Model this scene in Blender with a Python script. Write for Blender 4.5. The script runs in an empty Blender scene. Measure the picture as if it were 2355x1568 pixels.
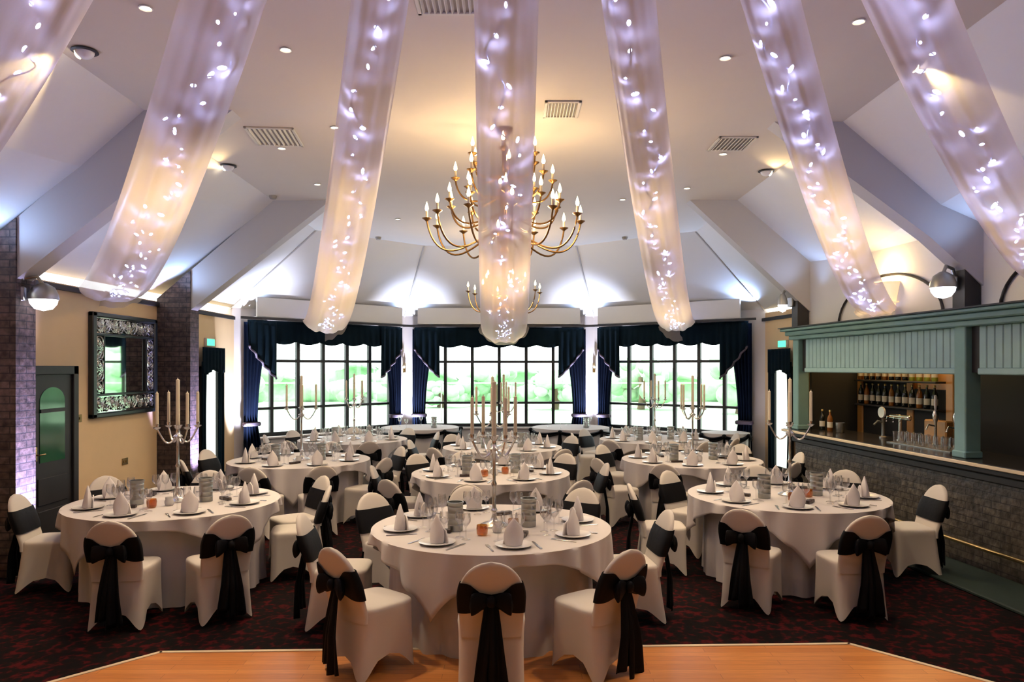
import bpy, math, random
from mathutils import Vector, Matrix
R = math.radians
rnd = random.Random(7)
C = bpy.context.scene.collection
F = 1728.0
CX, HY, CAMZ = 1177.5, 845.0, 2.0
PI = math.pi

# ------------------------------------------------------------------ helpers
def at_z(px, py, z):
    t = (z - CAMZ) * F / (HY - py)
    return Vector(((px - CX) / F * t, t, z))
def at_y(px, py, y):
    return Vector(((px - CX) / F * y, y, CAMZ + (HY - py) / F * y))

class MB:
    def __init__(s): s.v = []; s.f = []
    def add(s, vs, fs, M=None):
        b = len(s.v)
        s.v += [tuple(M @ Vector(p)) if M else tuple(p) for p in vs]
        s.f += [tuple(i + b for i in f) for f in fs]
        return s
    def box(s, x0, x1, y0, y1, z0, z1, M=None, bev=0.0):
        if bev > 0:
            b = min(bev, (x1-x0)*.45, (y1-y0)*.45, (z1-z0)*.45)
            vs = []
            for z in (0, 1):
                for y in (0, 1):
                    for x in (0, 1):
                        X, Y, Z = (x0, x1)[x], (y0, y1)[y], (z0, z1)[z]
                        sx, sy, sz = (b, -b)[x], (b, -b)[y], (b, -b)[z]
                        vs += [(X, Y+sy, Z+sz), (X+sx, Y, Z+sz), (X+sx, Y+sy, Z)]
            c = lambda x, y, z, k: (x + 2*y + 4*z)*3 + k
            fs = []
            fs += [(c(0,0,0,0), c(0,0,1,0), c(0,1,1,0), c(0,1,0,0)), (c(1,0,0,0), c(1,1,0,0), c(1,1,1,0), c(1,0,1,0))]
            fs += [(c(0,0,0,1), c(1,0,0,1), c(1,0,1,1), c(0,0,1,1)), (c(0,1,0,1), c(0,1,1,1), c(1,1,1,1), c(1,1,0,1))]
            fs += [(c(0,0,0,2), c(0,1,0,2), c(1,1,0,2), c(1,0,0,2)), (c(0,0,1,2), c(1,0,1,2), c(1,1,1,2), c(0,1,1,2))]
            for a in (0, 1):
                for d in (0, 1):
                    fs.append((c(a,d,0,0), c(a,d,1,0), c(a,d,1,1), c(a,d,0,1)) if (a ^ d) else (c(a,d,0,0), c(a,d,0,1), c(a,d,1,1), c(a,d,1,0)))
                    fs.append((c(a,0,d,0), c(a,1,d,0), c(a,1,d,2), c(a,0,d,2)) if not (a ^ d) else (c(a,0,d,0), c(a,0,d,2), c(a,1,d,2), c(a,1,d,0)))
                    fs.append((c(0,a,d,1), c(1,a,d,1), c(1,a,d,2), c(0,a,d,2)) if (a ^ d) else (c(0,a,d,1), c(0,a,d,2), c(1,a,d,2), c(1,a,d,1)))
            for z in (0, 1):
                for y in (0, 1):
                    for x in (0, 1):
                        t = (c(x,y,z,0), c(x,y,z,1), c(x,y,z,2))
                        fs.append(t if (x + y + z) % 2 == 0 else t[::-1])
            return s.add(vs, fs, M)
        vs = [(x0,y0,z0),(x1,y0,z0),(x1,y1,z0),(x0,y1,z0),(x0,y0,z1),(x1,y0,z1),(x1,y1,z1),(x0,y1,z1)]
        return s.add(vs, [(3,2,1,0),(4,5,6,7),(0,1,5,4),(1,2,6,5),(2,3,7,6),(3,0,4,7)], M)
    def lathe(s, prof, n=20, M=None, cap=True):
        vs, fs = [], []
        for r, z in prof:
            for i in range(n):
                a = 2*PI*i/n
                vs.append((r*math.cos(a), r*math.sin(a), z))
        for k in range(len(prof)-1):
            for i in range(n):
                j = (i+1) % n
                fs.append((k*n+i, k*n+j, (k+1)*n+j, (k+1)*n+i))
        if cap:
            if prof[0][0] > 1e-4: fs.append(tuple(range(n))[::-1])
            if prof[-1][0] > 1e-4: fs.append(tuple((len(prof)-1)*n + i for i in range(n)))
        return s.add(vs, fs, M)
    def tube(s, path, rad, n=8, M=None):
        P = [Vector(p) for p in path]
        vs, fs = [], []
        up = Vector((0, 0, 1))
        for k, p in enumerate(P):
            t = (P[min(k+1, len(P)-1)] - P[max(k-1, 0)])
            t = t.normalized() if t.length > 1e-9 else up
            a = t.cross(up if abs(t.z) < .95 else Vector((1, 0, 0))).normalized()
            b = t.cross(a).normalized()
            r = rad[k] if isinstance(rad, (list, tuple)) else rad
            for i in range(n):
                q = 2*PI*i/n
                vs.append(tuple(p + a*(r*math.cos(q)) + b*(r*math.sin(q))))
        for k in range(len(P)-1):
            for i in range(n):
                j = (i+1) % n
                fs.append((k*n+i, (k+1)*n+i, (k+1)*n+j, k*n+j))
        fs.append(tuple(range(n))); fs.append(tuple((len(P)-1)*n+i for i in range(n))[::-1])
        return s.add(vs, fs, M)
    def prism(s, poly, a, b, axis='z', M=None):
        """poly of (u,v) extruded along axis from a to b."""
        n = len(poly)
        def P(u, v, w): return {'z': (u, v, w), 'y': (u, w, v), 'x': (w, u, v)}[axis]
        vs = [P(u, v, a) for u, v in poly] + [P(u, v, b) for u, v in poly]
        fs = [tuple(range(n))[::-1], tuple(range(n, 2*n))] + [(i, (i+1) % n, n+(i+1) % n, n+i) for i in range(n)]
        return s.add(vs, fs, M)
    def grid(s, fn, nu, nv, M=None, closed=False):
        vs = [fn(i/nu, j/nv) for j in range(nv+1) for i in range(nu+(0 if closed else 1))]
        w = nu if closed else nu+1
        fs = []
        for j in range(nv):
            for i in range(nu):
                i2 = (i+1) % w if closed else i+1
                fs.append((j*w+i, j*w+i2, (j+1)*w+i2, (j+1)*w+i))
        return s.add(vs, fs, M)
    def ball(s, c, rx, ry=None, rz=None, nu=12, nv=8, M=None):
        ry = ry or rx; rz = rz or rx
        pr = []
        T = Matrix.Translation(c) @ Matrix.Diagonal((rx, ry, rz, 1))
        if M: T = M @ T
        return s.lathe([(max(1e-5, math.sin(PI*k/nv)), -math.cos(PI*k/nv)) for k in range(nv+1)], nu, T, cap=False)

def finish(me, smooth):
    if smooth:
        me.shade_smooth()
        try: me.set_sharp_from_angle(angle=R(smooth))
        except Exception: pass
def obj(name, mb, mat, parent=None, smooth=40, fixn=True, solid=0.0):
    me = bpy.data.meshes.new(name)
    me.from_pydata(mb.v, [], mb.f); me.update()
    if fixn:
        import bmesh
        bm = bmesh.new(); bm.from_mesh(me)
        bmesh.ops.recalc_face_normals(bm, faces=bm.faces)
        bm.to_mesh(me); bm.free()
    finish(me, smooth)
    me.materials.append(mat)
    o = bpy.data.objects.new(name, me); C.objects.link(o)
    if parent: o.parent = parent
    if solid:
        m = o.modifiers.new('thick', 'SOLIDIFY'); m.thickness = solid; m.offset = 0
    return o
def tag(o, label, cat, group=None, kind=None):
    o['label'] = label
    if cat: o['category'] = cat
    if group: o['group'] = group
    if kind: o['kind'] = kind
    return o
def thing(name, label, cat, loc=(0, 0, 0), rz=0.0, group=None):
    o = bpy.data.objects.new(name, None); C.objects.link(o)
    o.empty_display_size = .1
    o.location = loc; o.rotation_euler = (0, 0, rz)
    return tag(o, label, cat, group)
def struct(name, mb, mat, label=None, smooth=0, **k):
    o = obj(name, mb, mat, None, smooth, **k); o['kind'] = 'structure'
    if label: o['label'] = label
    return o
def dup(root, loc, rz, label, group=None):
    def cp(o, par):
        c = o.copy(); C.objects.link(c); c.parent = par
        for ch in o.children: cp(ch, c)
        return c
    r = cp(root, None)
    r.location = loc; r.rotation_euler = (0, 0, rz); r['label'] = label
    if group: r['group'] = group
    return r
class Proto:
    """first use places the prototype itself, later uses copies of it"""
    def __init__(s, root): s.root = root; s.used = False
    def place(s, loc, rz, label, group=None):
        if not s.used:
            s.used = True; o = s.root
            o.location = loc; o.rotation_euler = (0, 0, rz); o['label'] = label
            if group: o['group'] = group
            return o
        return dup(s.root, loc, rz, label, group)

# ------------------------------------------------------------------ materials
def nmat(name):
    m = bpy.data.materials.new(name); m.use_nodes = True
    nt = m.node_tree; b = nt.nodes['Principled BSDF']
    return m, nt, b
def pm(name, col, rough=.5, metal=0.0, noise=0.0, nscale=8.0, bump=0.0, bscale=40.0, spec=None, sheen=0.0, sub=0.0):
    m, nt, b = nmat(name)
    b.inputs['Base Color'].default_value = (*col, 1)
    b.inputs['Roughness'].default_value = rough
    b.inputs['Metallic'].default_value = metal
    if spec is not None: b.inputs['Specular IOR Level'].default_value = spec
    if sheen: b.inputs['Sheen Weight'].default_value = sheen
    tc = nt.nodes.new('ShaderNodeTexCoord')
    if noise:
        n = nt.nodes.new('ShaderNodeTexNoise'); n.inputs['Scale'].default_value = nscale; n.inputs['Detail'].default_value = 4
        nt.links.new(tc.outputs['Object'], n.inputs['Vector'])
        r = nt.nodes.new('ShaderNodeMapRange'); r.inputs['To Min'].default_value = 1-noise; r.inputs['To Max'].default_value = 1+noise
        nt.links.new(n.outputs['Fac'], r.inputs['Value'])
        mx = nt.nodes.new('ShaderNodeVectorMath'); mx.operation = 'SCALE'
        mx.inputs[0].default_value = col
        nt.links.new(r.outputs['Result'], mx.inputs['Scale'])
        nt.links.new(mx.outputs['Vector'], b.inputs['Base Color'])
    if bump:
        n2 = nt.nodes.new('ShaderNodeTexNoise'); n2.inputs['Scale'].default_value = bscale; n2.inputs['Detail'].default_value = 3
        nt.links.new(tc.outputs['Object'], n2.inputs['Vector'])
        bp = nt.nodes.new('ShaderNodeBump'); bp.inputs['Strength'].default_value = bump; bp.inputs['Distance'].default_value = .01
        nt.links.new(n2.outputs['Fac'], bp.inputs['Height']); nt.links.new(bp.outputs['Normal'], b.inputs['Normal'])
    return m
def em(name, col, s):
    m, nt, b = nmat(name)
    b.inputs['Base Color'].default_value = (*col, 1)
    b.inputs['Emission Color'].default_value = (*col, 1); b.inputs['Emission Strength'].default_value = s
    return m
def brick(name, c1, c2, mortar, scale=1.0, bump=.6, rough=.8):
    m, nt, b = nmat(name)
    tc = nt.nodes.new('ShaderNodeTexCoord'); sp = nt.nodes.new('ShaderNodeSeparateXYZ'); ad = nt.nodes.new('ShaderNodeMath'); cb = nt.nodes.new('ShaderNodeCombineXYZ')
    nt.links.new(tc.outputs['Object'], sp.inputs[0]); ad.operation = 'ADD'
    nt.links.new(sp.outputs['X'], ad.inputs[0]); nt.links.new(sp.outputs['Y'], ad.inputs[1])
    nt.links.new(ad.outputs[0], cb.inputs['X']); nt.links.new(sp.outputs['Z'], cb.inputs['Y'])
    br = nt.nodes.new('ShaderNodeTexBrick')
    for k, v in {'Scale': scale, 'Mortar Size': .006, 'Brick Width': .215, 'Row Height': .072, 'Bias': .0}.items(): br.inputs[k].default_value = v
    br.inputs['Color1'].default_value = (*c1, 1); br.inputs['Color2'].default_value = (*c2, 1); br.inputs['Mortar'].default_value = (*mortar, 1)
    nt.links.new(cb.outputs[0], br.inputs['Vector'])
    n = nt.nodes.new('ShaderNodeTexNoise'); n.inputs['Scale'].default_value = 14; n.inputs['Detail'].default_value = 5
    nt.links.new(tc.outputs['Object'], n.inputs['Vector'])
    mr = nt.nodes.new('ShaderNodeMapRange'); mr.inputs['From Min'].default_value = .3; mr.inputs['From Max'].default_value = .7
    mr.inputs['To Min'].default_value = .35; mr.inputs['To Max'].default_value = 1.7
    nt.links.new(n.outputs['Fac'], mr.inputs['Value'])
    vm = nt.nodes.new('ShaderNodeVectorMath'); vm.operation = 'SCALE'
    nt.links.new(br.outputs['Color'], vm.inputs[0]); nt.links.new(mr.outputs['Result'], vm.inputs['Scale'])
    nt.links.new(vm.outputs['Vector'], b.inputs['Base Color'])
    sm = nt.nodes.new('ShaderNodeMath'); sm.operation = 'MULTIPLY_ADD'; sm.inputs[1].default_value = -1.0
    nt.links.new(br.outputs['Fac'], sm.inputs[0]); nt.links.new(n.outputs['Fac'], sm.inputs[2])
    bp = nt.nodes.new('ShaderNodeBump'); bp.inputs['Strength'].default_value = bump; bp.inputs['Distance'].default_value = .02
    nt.links.new(sm.outputs[0], bp.inputs['Height']); nt.links.new(bp.outputs['Normal'], b.inputs['Normal'])
    b.inputs['Roughness'].default_value = rough
    return m
def carpet_mat():
    m, nt, b = nmat('patterned carpet')
    tc = nt.nodes.new('ShaderNodeTexCoord')
    v = nt.nodes.new('ShaderNodeTexVoronoi'); v.inputs['Scale'].default_value = 15
    n = nt.nodes.new('ShaderNodeTexNoise'); n.inputs['Scale'].default_value = 24; n.inputs['Detail'].default_value = 4
    for q in (v, n): nt.links.new(tc.outputs['Object'], q.inputs['Vector'])
    ml = nt.nodes.new('ShaderNodeMath'); ml.operation = 'MULTIPLY'
    nt.links.new(v.outputs['Distance'], ml.inputs[0]); nt.links.new(n.outputs['Fac'], ml.inputs[1])
    cr = nt.nodes.new('ShaderNodeValToRGB')
    e = cr.color_ramp.elements
    e[0].position = .18; e[0].color = (.004, .003, .003, 1)
    e[1].position = .46; e[1].color = (.060, .004, .005, 1)
    e.new(.29).color = (.010, .003, .003, 1)
    nt.links.new(ml.outputs[0], cr.inputs['Fac']); nt.links.new(cr.outputs['Color'], b.inputs['Base Color'])
    b.inputs['Roughness'].default_value = .95; b.inputs['Specular IOR Level'].default_value = .1
    return m
def wood_floor_mat():
    m, nt, b = nmat('orange parquet')
    tc = nt.nodes.new('ShaderNodeTexCoord')
    br = nt.nodes.new('ShaderNodeTexBrick')
    for k, v in {'Scale': 1.0, 'Mortar Size': .0015, 'Brick Width': .9, 'Row Height': .075, 'Bias': 0.0}.items(): br.inputs[k].default_value = v
    br.inputs['Color1'].default_value = (.68, .27, .075, 1); br.inputs['Color2'].default_value = (.56, .20, .05, 1); br.inputs['Mortar'].default_value = (.28, .10, .03, 1)
    nt.links.new(tc.outputs['Object'], br.inputs['Vector'])
    mp = nt.nodes.new('ShaderNodeMapping'); mp.inputs['Scale'].default_value = (2, 26, 1)
    nt.links.new(tc.outputs['Object'], mp.inputs['Vector'])
    n = nt.nodes.new('ShaderNodeTexNoise'); n.inputs['Scale'].default_value = 3; n.inputs['Detail'].default_value = 5
    nt.links.new(mp.outputs[0], n.inputs['Vector'])
    mr = nt.nodes.new('ShaderNodeMapRange'); mr.inputs['To Min'].default_value = .7; mr.inputs['To Max'].default_value = 1.25
    nt.links.new(n.outputs['Fac'], mr.inputs['Value'])
    vm = nt.nodes.new('ShaderNodeVectorMath'); vm.operation = 'SCALE'
    nt.links.new(br.outputs['Color'], vm.inputs[0]); nt.links.new(mr.outputs['Result'], vm.inputs['Scale'])
    nt.links.new(vm.outputs['Vector'], b.inputs['Base Color']); b.inputs['Roughness'].default_value = .32
    return m
def sheer_mat():
    m, nt, b = nmat('sheer organza')
    nt.nodes.remove(b); out = nt.nodes['Material Output']
    tr = nt.nodes.new('ShaderNodeBsdfTransparent')
    di = nt.nodes.new('ShaderNodeBsdfDiffuse'); di.inputs['Color'].default_value = (.58, .48, .37, 1)
    tl = nt.nodes.new('ShaderNodeBsdfTranslucent'); tl.inputs['Color'].default_value = (.62, .52, .41, 1)
    gl = nt.nodes.new('ShaderNodeBsdfGlossy'); gl.inputs['Roughness'].default_value = .35
    m1 = nt.nodes.new('ShaderNodeMixShader'); m1.inputs[0].default_value = .55
    nt.links.new(di.outputs[0], m1.inputs[1]); nt.links.new(tl.outputs[0], m1.inputs[2])
    m0 = nt.nodes.new('ShaderNodeMixShader'); m0.inputs[0].default_value = .10
    nt.links.new(m1.outputs[0], m0.inputs[1]); nt.links.new(gl.outputs[0], m0.inputs[2])
    lw = nt.nodes.new('ShaderNodeLayerWeight'); lw.inputs['Blend'].default_value = .35
    mr = nt.nodes.new('ShaderNodeMapRange'); mr.inputs['To Min'].default_value = .58; mr.inputs['To Max'].default_value = .94
    nt.links.new(lw.outputs['Facing'], mr.inputs['Value'])
    m2 = nt.nodes.new('ShaderNodeMixShader')
    nt.links.new(mr.outputs['Result'], m2.inputs[0]); nt.links.new(tr.outputs[0], m2.inputs[1]); nt.links.new(m0.outputs[0], m2.inputs[2])
    nt.links.new(m2.outputs[0], out.inputs['Surface'])
    return m
def glass_mat(name, col=(1, 1, 1), lo=.04, hi=.7):
    m, nt, b = nmat(name)
    nt.nodes.remove(b); out = nt.nodes['Material Output']
    tr = nt.nodes.new('ShaderNodeBsdfTransparent'); tr.inputs[0].default_value = (*col, 1)
    gl = nt.nodes.new('ShaderNodeBsdfGlossy'); gl.inputs['Roughness'].default_value = .03
    lw = nt.nodes.new('ShaderNodeLayerWeight'); lw.inputs['Blend'].default_value = .3
    mr = nt.nodes.new('ShaderNodeMapRange'); mr.inputs['To Min'].default_value = lo; mr.inputs['To Max'].default_value = hi
    nt.links.new(lw.outputs['Facing'], mr.inputs['Value'])
    mx = nt.nodes.new('ShaderNodeMixShader'); nt.links.new(mr.outputs['Result'], mx.inputs[0])
    nt.links.new(tr.outputs[0], mx.inputs[1]); nt.links.new(gl.outputs[0], mx.inputs[2]); nt.links.new(mx.outputs[0], out.inputs['Surface'])
    return m

M = {}
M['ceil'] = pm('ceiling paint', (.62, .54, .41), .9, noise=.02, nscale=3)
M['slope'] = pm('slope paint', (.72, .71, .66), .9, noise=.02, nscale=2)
M['cream'] = pm('cream wall paint', (.80, .57, .32), .85, noise=.05, nscale=3)
M['pier'] = pm('pale wall paint', (.80, .74, .70), .85, noise=.02)
M['beam'] = pm('beam paint', (.50, .49, .46), .85)
M['carpet'] = carpet_mat()
M['wood'] = wood_floor_mat()
M['edge'] = pm('pale floor edging', (.75, .62, .42), .4)
M['brick'] = brick('dark brick', (.048, .032, .026), (.085, .058, .048), (.022, .018, .016))
M['barbrick'] = brick('bar brick', (.05, .042, .032), (.10, .085, .066), (.035, .03, .026), rough=.45)
M['black'] = pm('black paint', (.010, .012, .013), .45)
M['blackwood'] = pm('black stained wood', (.014, .012, .011), .55, noise=.3, nscale=10)
M['teal'] = pm('teal painted wood', (.16, .30, .28), .5, noise=.12, nscale=7)
M['tealpale'] = pm('pale teal painted wood', (.30, .47, .47), .5, noise=.12, nscale=7)
M['darkteal'] = pm('dark teal velvet', (.003, .010, .016), .9, noise=.3, nscale=5, spec=.1)
M['navy'] = pm('navy velvet', (.004, .009, .026), .9, noise=.3, nscale=5, spec=.1)
M['fringe'] = pm('curtain fringe', (.09, .07, .10), .8)
M['sheer'] = sheer_mat()
M['cover'] = pm('white stretch cover', (.62, .56, .49), .75, bump=.05, bscale=120)
M['cloth'] = pm('white table linen', (.61, .56, .53), .8, bump=.05, bscale=90)
M['linen'] = pm('white napkin linen', (.74, .68, .65), .8)
M['sash'] = pm('black satin sash', (.0022, .0022, .003), .6, spec=.16, bump=.15, bscale=25)
M['china'] = pm('white china', (.82, .79, .74), .2)
M['glass'] = glass_mat('clear glass', lo=.08, hi=.85)
M['pane'] = glass_mat('window pane', (.96, .99, .97), .03, .5)
M['amber'] = glass_mat('amber glass', (.85, .55, .22), .1, .6)
M['silver'] = pm('silver plate', (.72, .70, .66), .22, 1.0)
M['steel'] = pm('brushed steel', (.42, .43, .40), .35, 1.0, noise=.1, nscale=20)
M['cutlery'] = pm('cutlery steel', (.55, .54, .52), .22, 1.0)
M['wax'] = pm('ivory candle wax', (.72, .64, .48), .6)
M['brass'] = pm('aged brass', (.22, .12, .04), .35, 1.0)
M['brassbright'] = pm('polished brass', (.70, .50, .22), .25, 1.0)
M['flame'] = em('warm candle bulb', (1.0, .72, .36), 22)
M['flamesleeve'] = pm('candle sleeve', (.85, .70, .45), .5)
M['fairy'] = em('bluish fairy bulb', (.36, .42, 1.0), 105)
M['wire'] = pm('clear wire', (.45, .45, .52), .4)
M['lens'] = em('downlight lens', (1.0, .82, .55), 18)
M['trimwhite'] = pm('white lamp trim', (.75, .72, .66), .4)
M['grille'] = pm('painted vent grille', (.60, .55, .42), .6)
M['ventdark'] = pm('vent dark slot', (.30, .27, .21), .8)
M['mirror'] = pm('mirror glass', (.85, .87, .86), .03, 1.0)
M['frame'] = pm('dark mirror frame', (.006, .010, .009), .35)
M['greenglass'] = pm('dim green door glass', (.02, .10, .05), .08, spec=.8)
M['bottle'] = pm('dark bottle glass', (.008, .012, .008), .08, spec=.7)
M['bottlegreen'] = pm('yellow green bottle glass', (.38, .42, .05), .1)
M['bottleamber'] = pm('amber bottle glass', (.25, .09, .015), .1)
M['foil'] = pm('bottle foil', (.55, .42, .16), .3, .8)
M['label'] = pm('bottle label paper', (.75, .70, .58), .7)
M['favour'] = pm('dark favour box', (.035, .02, .015), .4)
M['lawn'] = pm('lawn grass', (.38, .56, .36), .9, noise=.3, nscale=1.5)
M['leaf'] = pm('tree foliage', (.33, .52, .33), .8, noise=.5, nscale=2.5)
M['bark'] = pm('tree bark', (.12, .08, .05), .9)
M['paving'] = pm('terrace paving', (.70, .74, .70), .8, noise=.1)
M['exitgreen'] = em('green exit panel', (.10, .80, .45), 1.6)
M['lampglow'] = em('lit lamp bowl', (.95, .93, 1.0), 4.0)
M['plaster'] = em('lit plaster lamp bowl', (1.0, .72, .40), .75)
M['warmpanel'] = pm('varnished back bar wood', (.50, .24, .06), .35, noise=.2, nscale=6)
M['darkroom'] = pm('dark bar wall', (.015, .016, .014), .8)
M['barfloor'] = pm('dark green floor border', (.012, .026, .020), .7, noise=.3, nscale=20)
M['countertop'] = pm('polished dark counter', (.035, .03, .025), .18)
M['bluemetal'] = pm('uplighter housing', (.03, .03, .04), .4)

# ------------------------------------------------------------------ camera
cam = bpy.data.cameras.new('camera'); camo = bpy.data.objects.new('camera', cam); C.objects.link(camo)
cam.sensor_fit = 'HORIZONTAL'; cam.sensor_width = 36.0
cam.lens = 36.0 * F / 2355.0
cam.shift_y = (HY - 784.0) / 2355.0
camo.location = (0, 0, CAMZ); camo.rotation_euler = (R(90), 0, 0)
cam.clip_end = 300
bpy.context.scene.camera = camo

# ------------------------------------------------------------------ room shell
ZC, ZF = 2.93, 4.45
XL = -5.2
def XR(y): return 6.27 - .096*y
def XB(y): return 5.30 - .096*y
YB = -4.0                                     # end of the room behind the camera
low = [(XL, YB), (-5.26, 14.05), (-2.43, 17.0), (1.85, 17.0), (4.87, 14.5), (XR(YB), YB)]
flat = [(-3.5, YB), (-3.5, 13.4), (-1.77, 15.1), (1.29, 15.1), (3.3, 13.5), (3.3, YB)]
lowz = [2.95, 3.12, 3.16, 3.16, 3.12, 2.95]

fl = MB(); fl.box(XL-.2, 8.6, YB, 17.4, -.2, 0.0)
struct('floor', fl, M['carpet'], 'dark carpet with a small red pattern')
df = MB()
dpoly = [(-4.0, 3.55), (-2.45, 5.24), (2.42, 5.40), (4.1, 3.55), (4.1, -2), (-4.0, -2)]
df.prism(dpoly, 0.0, .012)
struct('floor_dance', df, M['wood'], 'orange wooden dance floor with a cut corner')
te = MB()
for a, b in zip(dpoly[:3], dpoly[1:4]):
    d = Vector((b[0]-a[0], b[1]-a[1], 0)); L = d.length
    Mx = Matrix.Translation((a[0], a[1], 0)) @ Matrix.Rotation(math.atan2(d.y, d.x), 4, 'Z')
    te.box(-.01, L+.01, -.012, .02, 0, .018, Mx)
struct('trim_1', te, M['edge'], 'pale metal edging strip around the dance floor')

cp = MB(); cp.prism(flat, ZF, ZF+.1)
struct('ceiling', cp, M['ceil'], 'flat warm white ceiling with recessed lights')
for i in range(5):
    n = ['left', 'bay_left', 'bay', 'bay_right', 'right'][i]
    a, b, c, d = low[i], low[i+1], flat[i+1], flat[i]
    q = MB()
    pts = [(a[0], a[1], lowz[i]), (b[0], b[1], lowz[i+1]), (c[0], c[1], ZF), (d[0], d[1], ZF)]
    if i == 4: pts = [(a[0], a[1], lowz[i]), (XR(YB), YB, lowz[5]), (flat[5][0], YB, ZF), (flat[4][0], flat[4][1], ZF)]
    vs = pts + [(p[0], p[1], p[2]+.1) for p in pts]
    q.add(vs, [(0,1,2,3), (7,6,5,4), (0,4,5,1), (1,5,6,2), (2,6,7,3), (3,7,4,0)])
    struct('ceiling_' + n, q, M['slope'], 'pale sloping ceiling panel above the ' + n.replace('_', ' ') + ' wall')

# walls
w = MB(); w.box(XL-.2, XL, YB, 14.05, 0, 2.97); struct('wall_left', w, M['cream'], 'cream painted side wall')
w = MB(); w.box(XL-.2, XR(YB)+.2, YB-.2, YB, 0, 4.6); struct('wall_front', w, M['cream'], 'wall behind the viewer')
# right wall: lower part only beyond the bar, and the panel over the bar at the bar line
MBAR = Matrix(((0.096/1.0046, 1/1.0046, 0, XB(11.1)), (-1/1.0046, .096/1.0046, 0, 11.1), (0, 0, 1, 0), (0, 0, 0, 1)))   # local x towards camera, local y into the bar
w = MB(); w.box(-3.45, -.12, .97, 1.1, 0, 3.05, MBAR); w.box(-.2, -.12, .10, .97, 0, 3.1, MBAR)
struct('wall_right', w, M['cream'], 'cream side wall between the bar and the bay')
def slope_z(x, y):            # height of the right slope
    t = (XR(y) - x) / (XR(y) - 3.3)
    return 2.95 + t * (ZF - 2.95)
w = MB()
n = 30; vs = []; fs = []
for k in range(n+1):
    lx = -.2 + 14.6*k/n
    for off in (.12, .22):
        p = MBAR @ Vector((lx, off, 0)); zt = slope_z(p.x, p.y) + .06
        vs += [(p.x, p.y, 2.40), (p.x, p.y, zt)]
for k in range(n):
    b = k*4
    fs += [(b, b+4, b+5, b+1), (b+2, b+3, b+7, b+6), (b, b+2, b+6, b+4), (b+1, b+5, b+7, b+3)]
w.add(vs, fs)
struct('wall_bar', w, M['slope'], 'pale wall panel above the bar canopy')
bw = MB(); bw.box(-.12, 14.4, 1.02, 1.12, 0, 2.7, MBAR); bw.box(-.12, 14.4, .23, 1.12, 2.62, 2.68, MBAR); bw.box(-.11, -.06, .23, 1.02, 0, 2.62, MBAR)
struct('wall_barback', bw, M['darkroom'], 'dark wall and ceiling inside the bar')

# bay facets with window openings
facets = [((-5.26, 14.05), (-2.43, 17.0)), ((-2.43, 17.0), (1.85, 17.0)), ((1.85, 17.0), (4.87, 14.5))]
FM = []
for i, (a, b) in enumerate(facets):
    d = Vector((b[0]-a[0], b[1]-a[1], 0)); L = d.length
    Mx = Matrix.Translation((a[0], a[1], 0)) @ Matrix.Rotation(math.atan2(d.y, d.x), 4, 'Z')   # local x along, local y outwards
    FM.append((Mx, L))
    w = MB()
    w.box(-.1, .30, 0, .25, 0, 3.2, Mx); w.box(L-.30, L+.1, 0, .25, 0, 3.2, Mx)
    w.box(.30, L-.30, 0, .25, 0, .66, Mx); w.box(.30, L-.30, 0, .25, 2.80, 3.2, Mx)
    struct('wall_back_' + ('left', 'middle', 'right')[i], w, M['pier'], 'pale ' + ('left', 'middle', 'right')[i] + ' bay wall around its window')
    # lip in front of the slope that hides the uplighters
    fz = MB(); g = .34
    fz.box(g, L-g, -.36, -.32, 2.93, 3.32, Mx); fz.box(g, L-g, -.36, 0, 2.93, 2.96, Mx)
    struct('trim_' + str(i+2), fz, M['slope'], 'pale cove lip over the ' + ('left', 'middle', 'right')[i] + ' bay window')
    cn = MB(); cn.box(.02, L-.02, -.385, -.355, 2.90, 2.945, Mx)
    struct('trim_' + str(i+6), cn, M['blackwood'], 'thin dark line under the ' + ('left', 'middle', 'right')[i] + ' cove lip')
    # window
    fr = MB(); x0, x1, z0, z1 = .30, L-.30, .66, 2.80
    fr.box(x0, x1, .08, .16, z0, z0+.07, Mx); fr.box(x0, x1, .08, .16, z1-.07, z1, Mx)
    fr.box(x0, x0+.07, .08, .16, z0, z1, Mx); fr.box(x1-.07, x1, .08, .16, z0, z1, Mx)
    for zz, h in ((2.13, .055), (1.20, .05)): fr.box(x0, x1, .09, .15, zz-h/2, zz+h/2, Mx)
    npn = 6
    for k in range(1, npn):
        xx = x0 + (x1-x0)*k/npn
        fr.box(xx-.035, xx+.035, .085, .155, z0, z1, Mx)
    wo = struct('window_' + str(i+1), fr, M['black'], ('left', 'middle', 'right')[i] + ' bay window with black glazing bars')
    pn = MB(); pn.box(x0, x1, .115, .12, z0, z1, Mx); obj('pane', pn, M['pane'], wo, 0)
    sl = MB(); sl.box(x0-.05, x1+.05, -.10, .10, z0-.04, z0, Mx, .008); obj('window_sill', sl, M['pier'], wo, 0)

for k in range(1, 5):  # grey strips added to draw the shading contrast along the ridges
    w = MB(); a = Vector((low[k][0], low[k][1], lowz[k]-.012)); b = Vector((flat[k][0], flat[k][1], ZF-.012))
    w.tube([a, b], .018, 6); struct('trim_' + str(15+k), w, M['beam'], 'thin grey shading line added where two ceiling slopes meet, ' + ('left corner', 'left of the middle bay', 'right of the middle bay', 'right corner')[k-1], smooth=60)
# cornice line on the side walls
w = MB(); w.box(XL, XL+.045, YB, 14.0, 2.89, 2.95); struct('trim_10', w, M['blackwood'], 'dark cornice line on the cream side wall')
w = MB(); w.box(-3.4, -.2, .92, .97, 2.89, 2.95, MBAR); struct('trim_11', w, M['blackwood'], 'dark cornice line between the bar and the bay')
w = MB(); w.box(XL, XL+.02, YB, 14.0, 0, .12); struct('baseboard_left', w, M['blackwood'], 'dark skirting along the cream wall')

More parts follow.
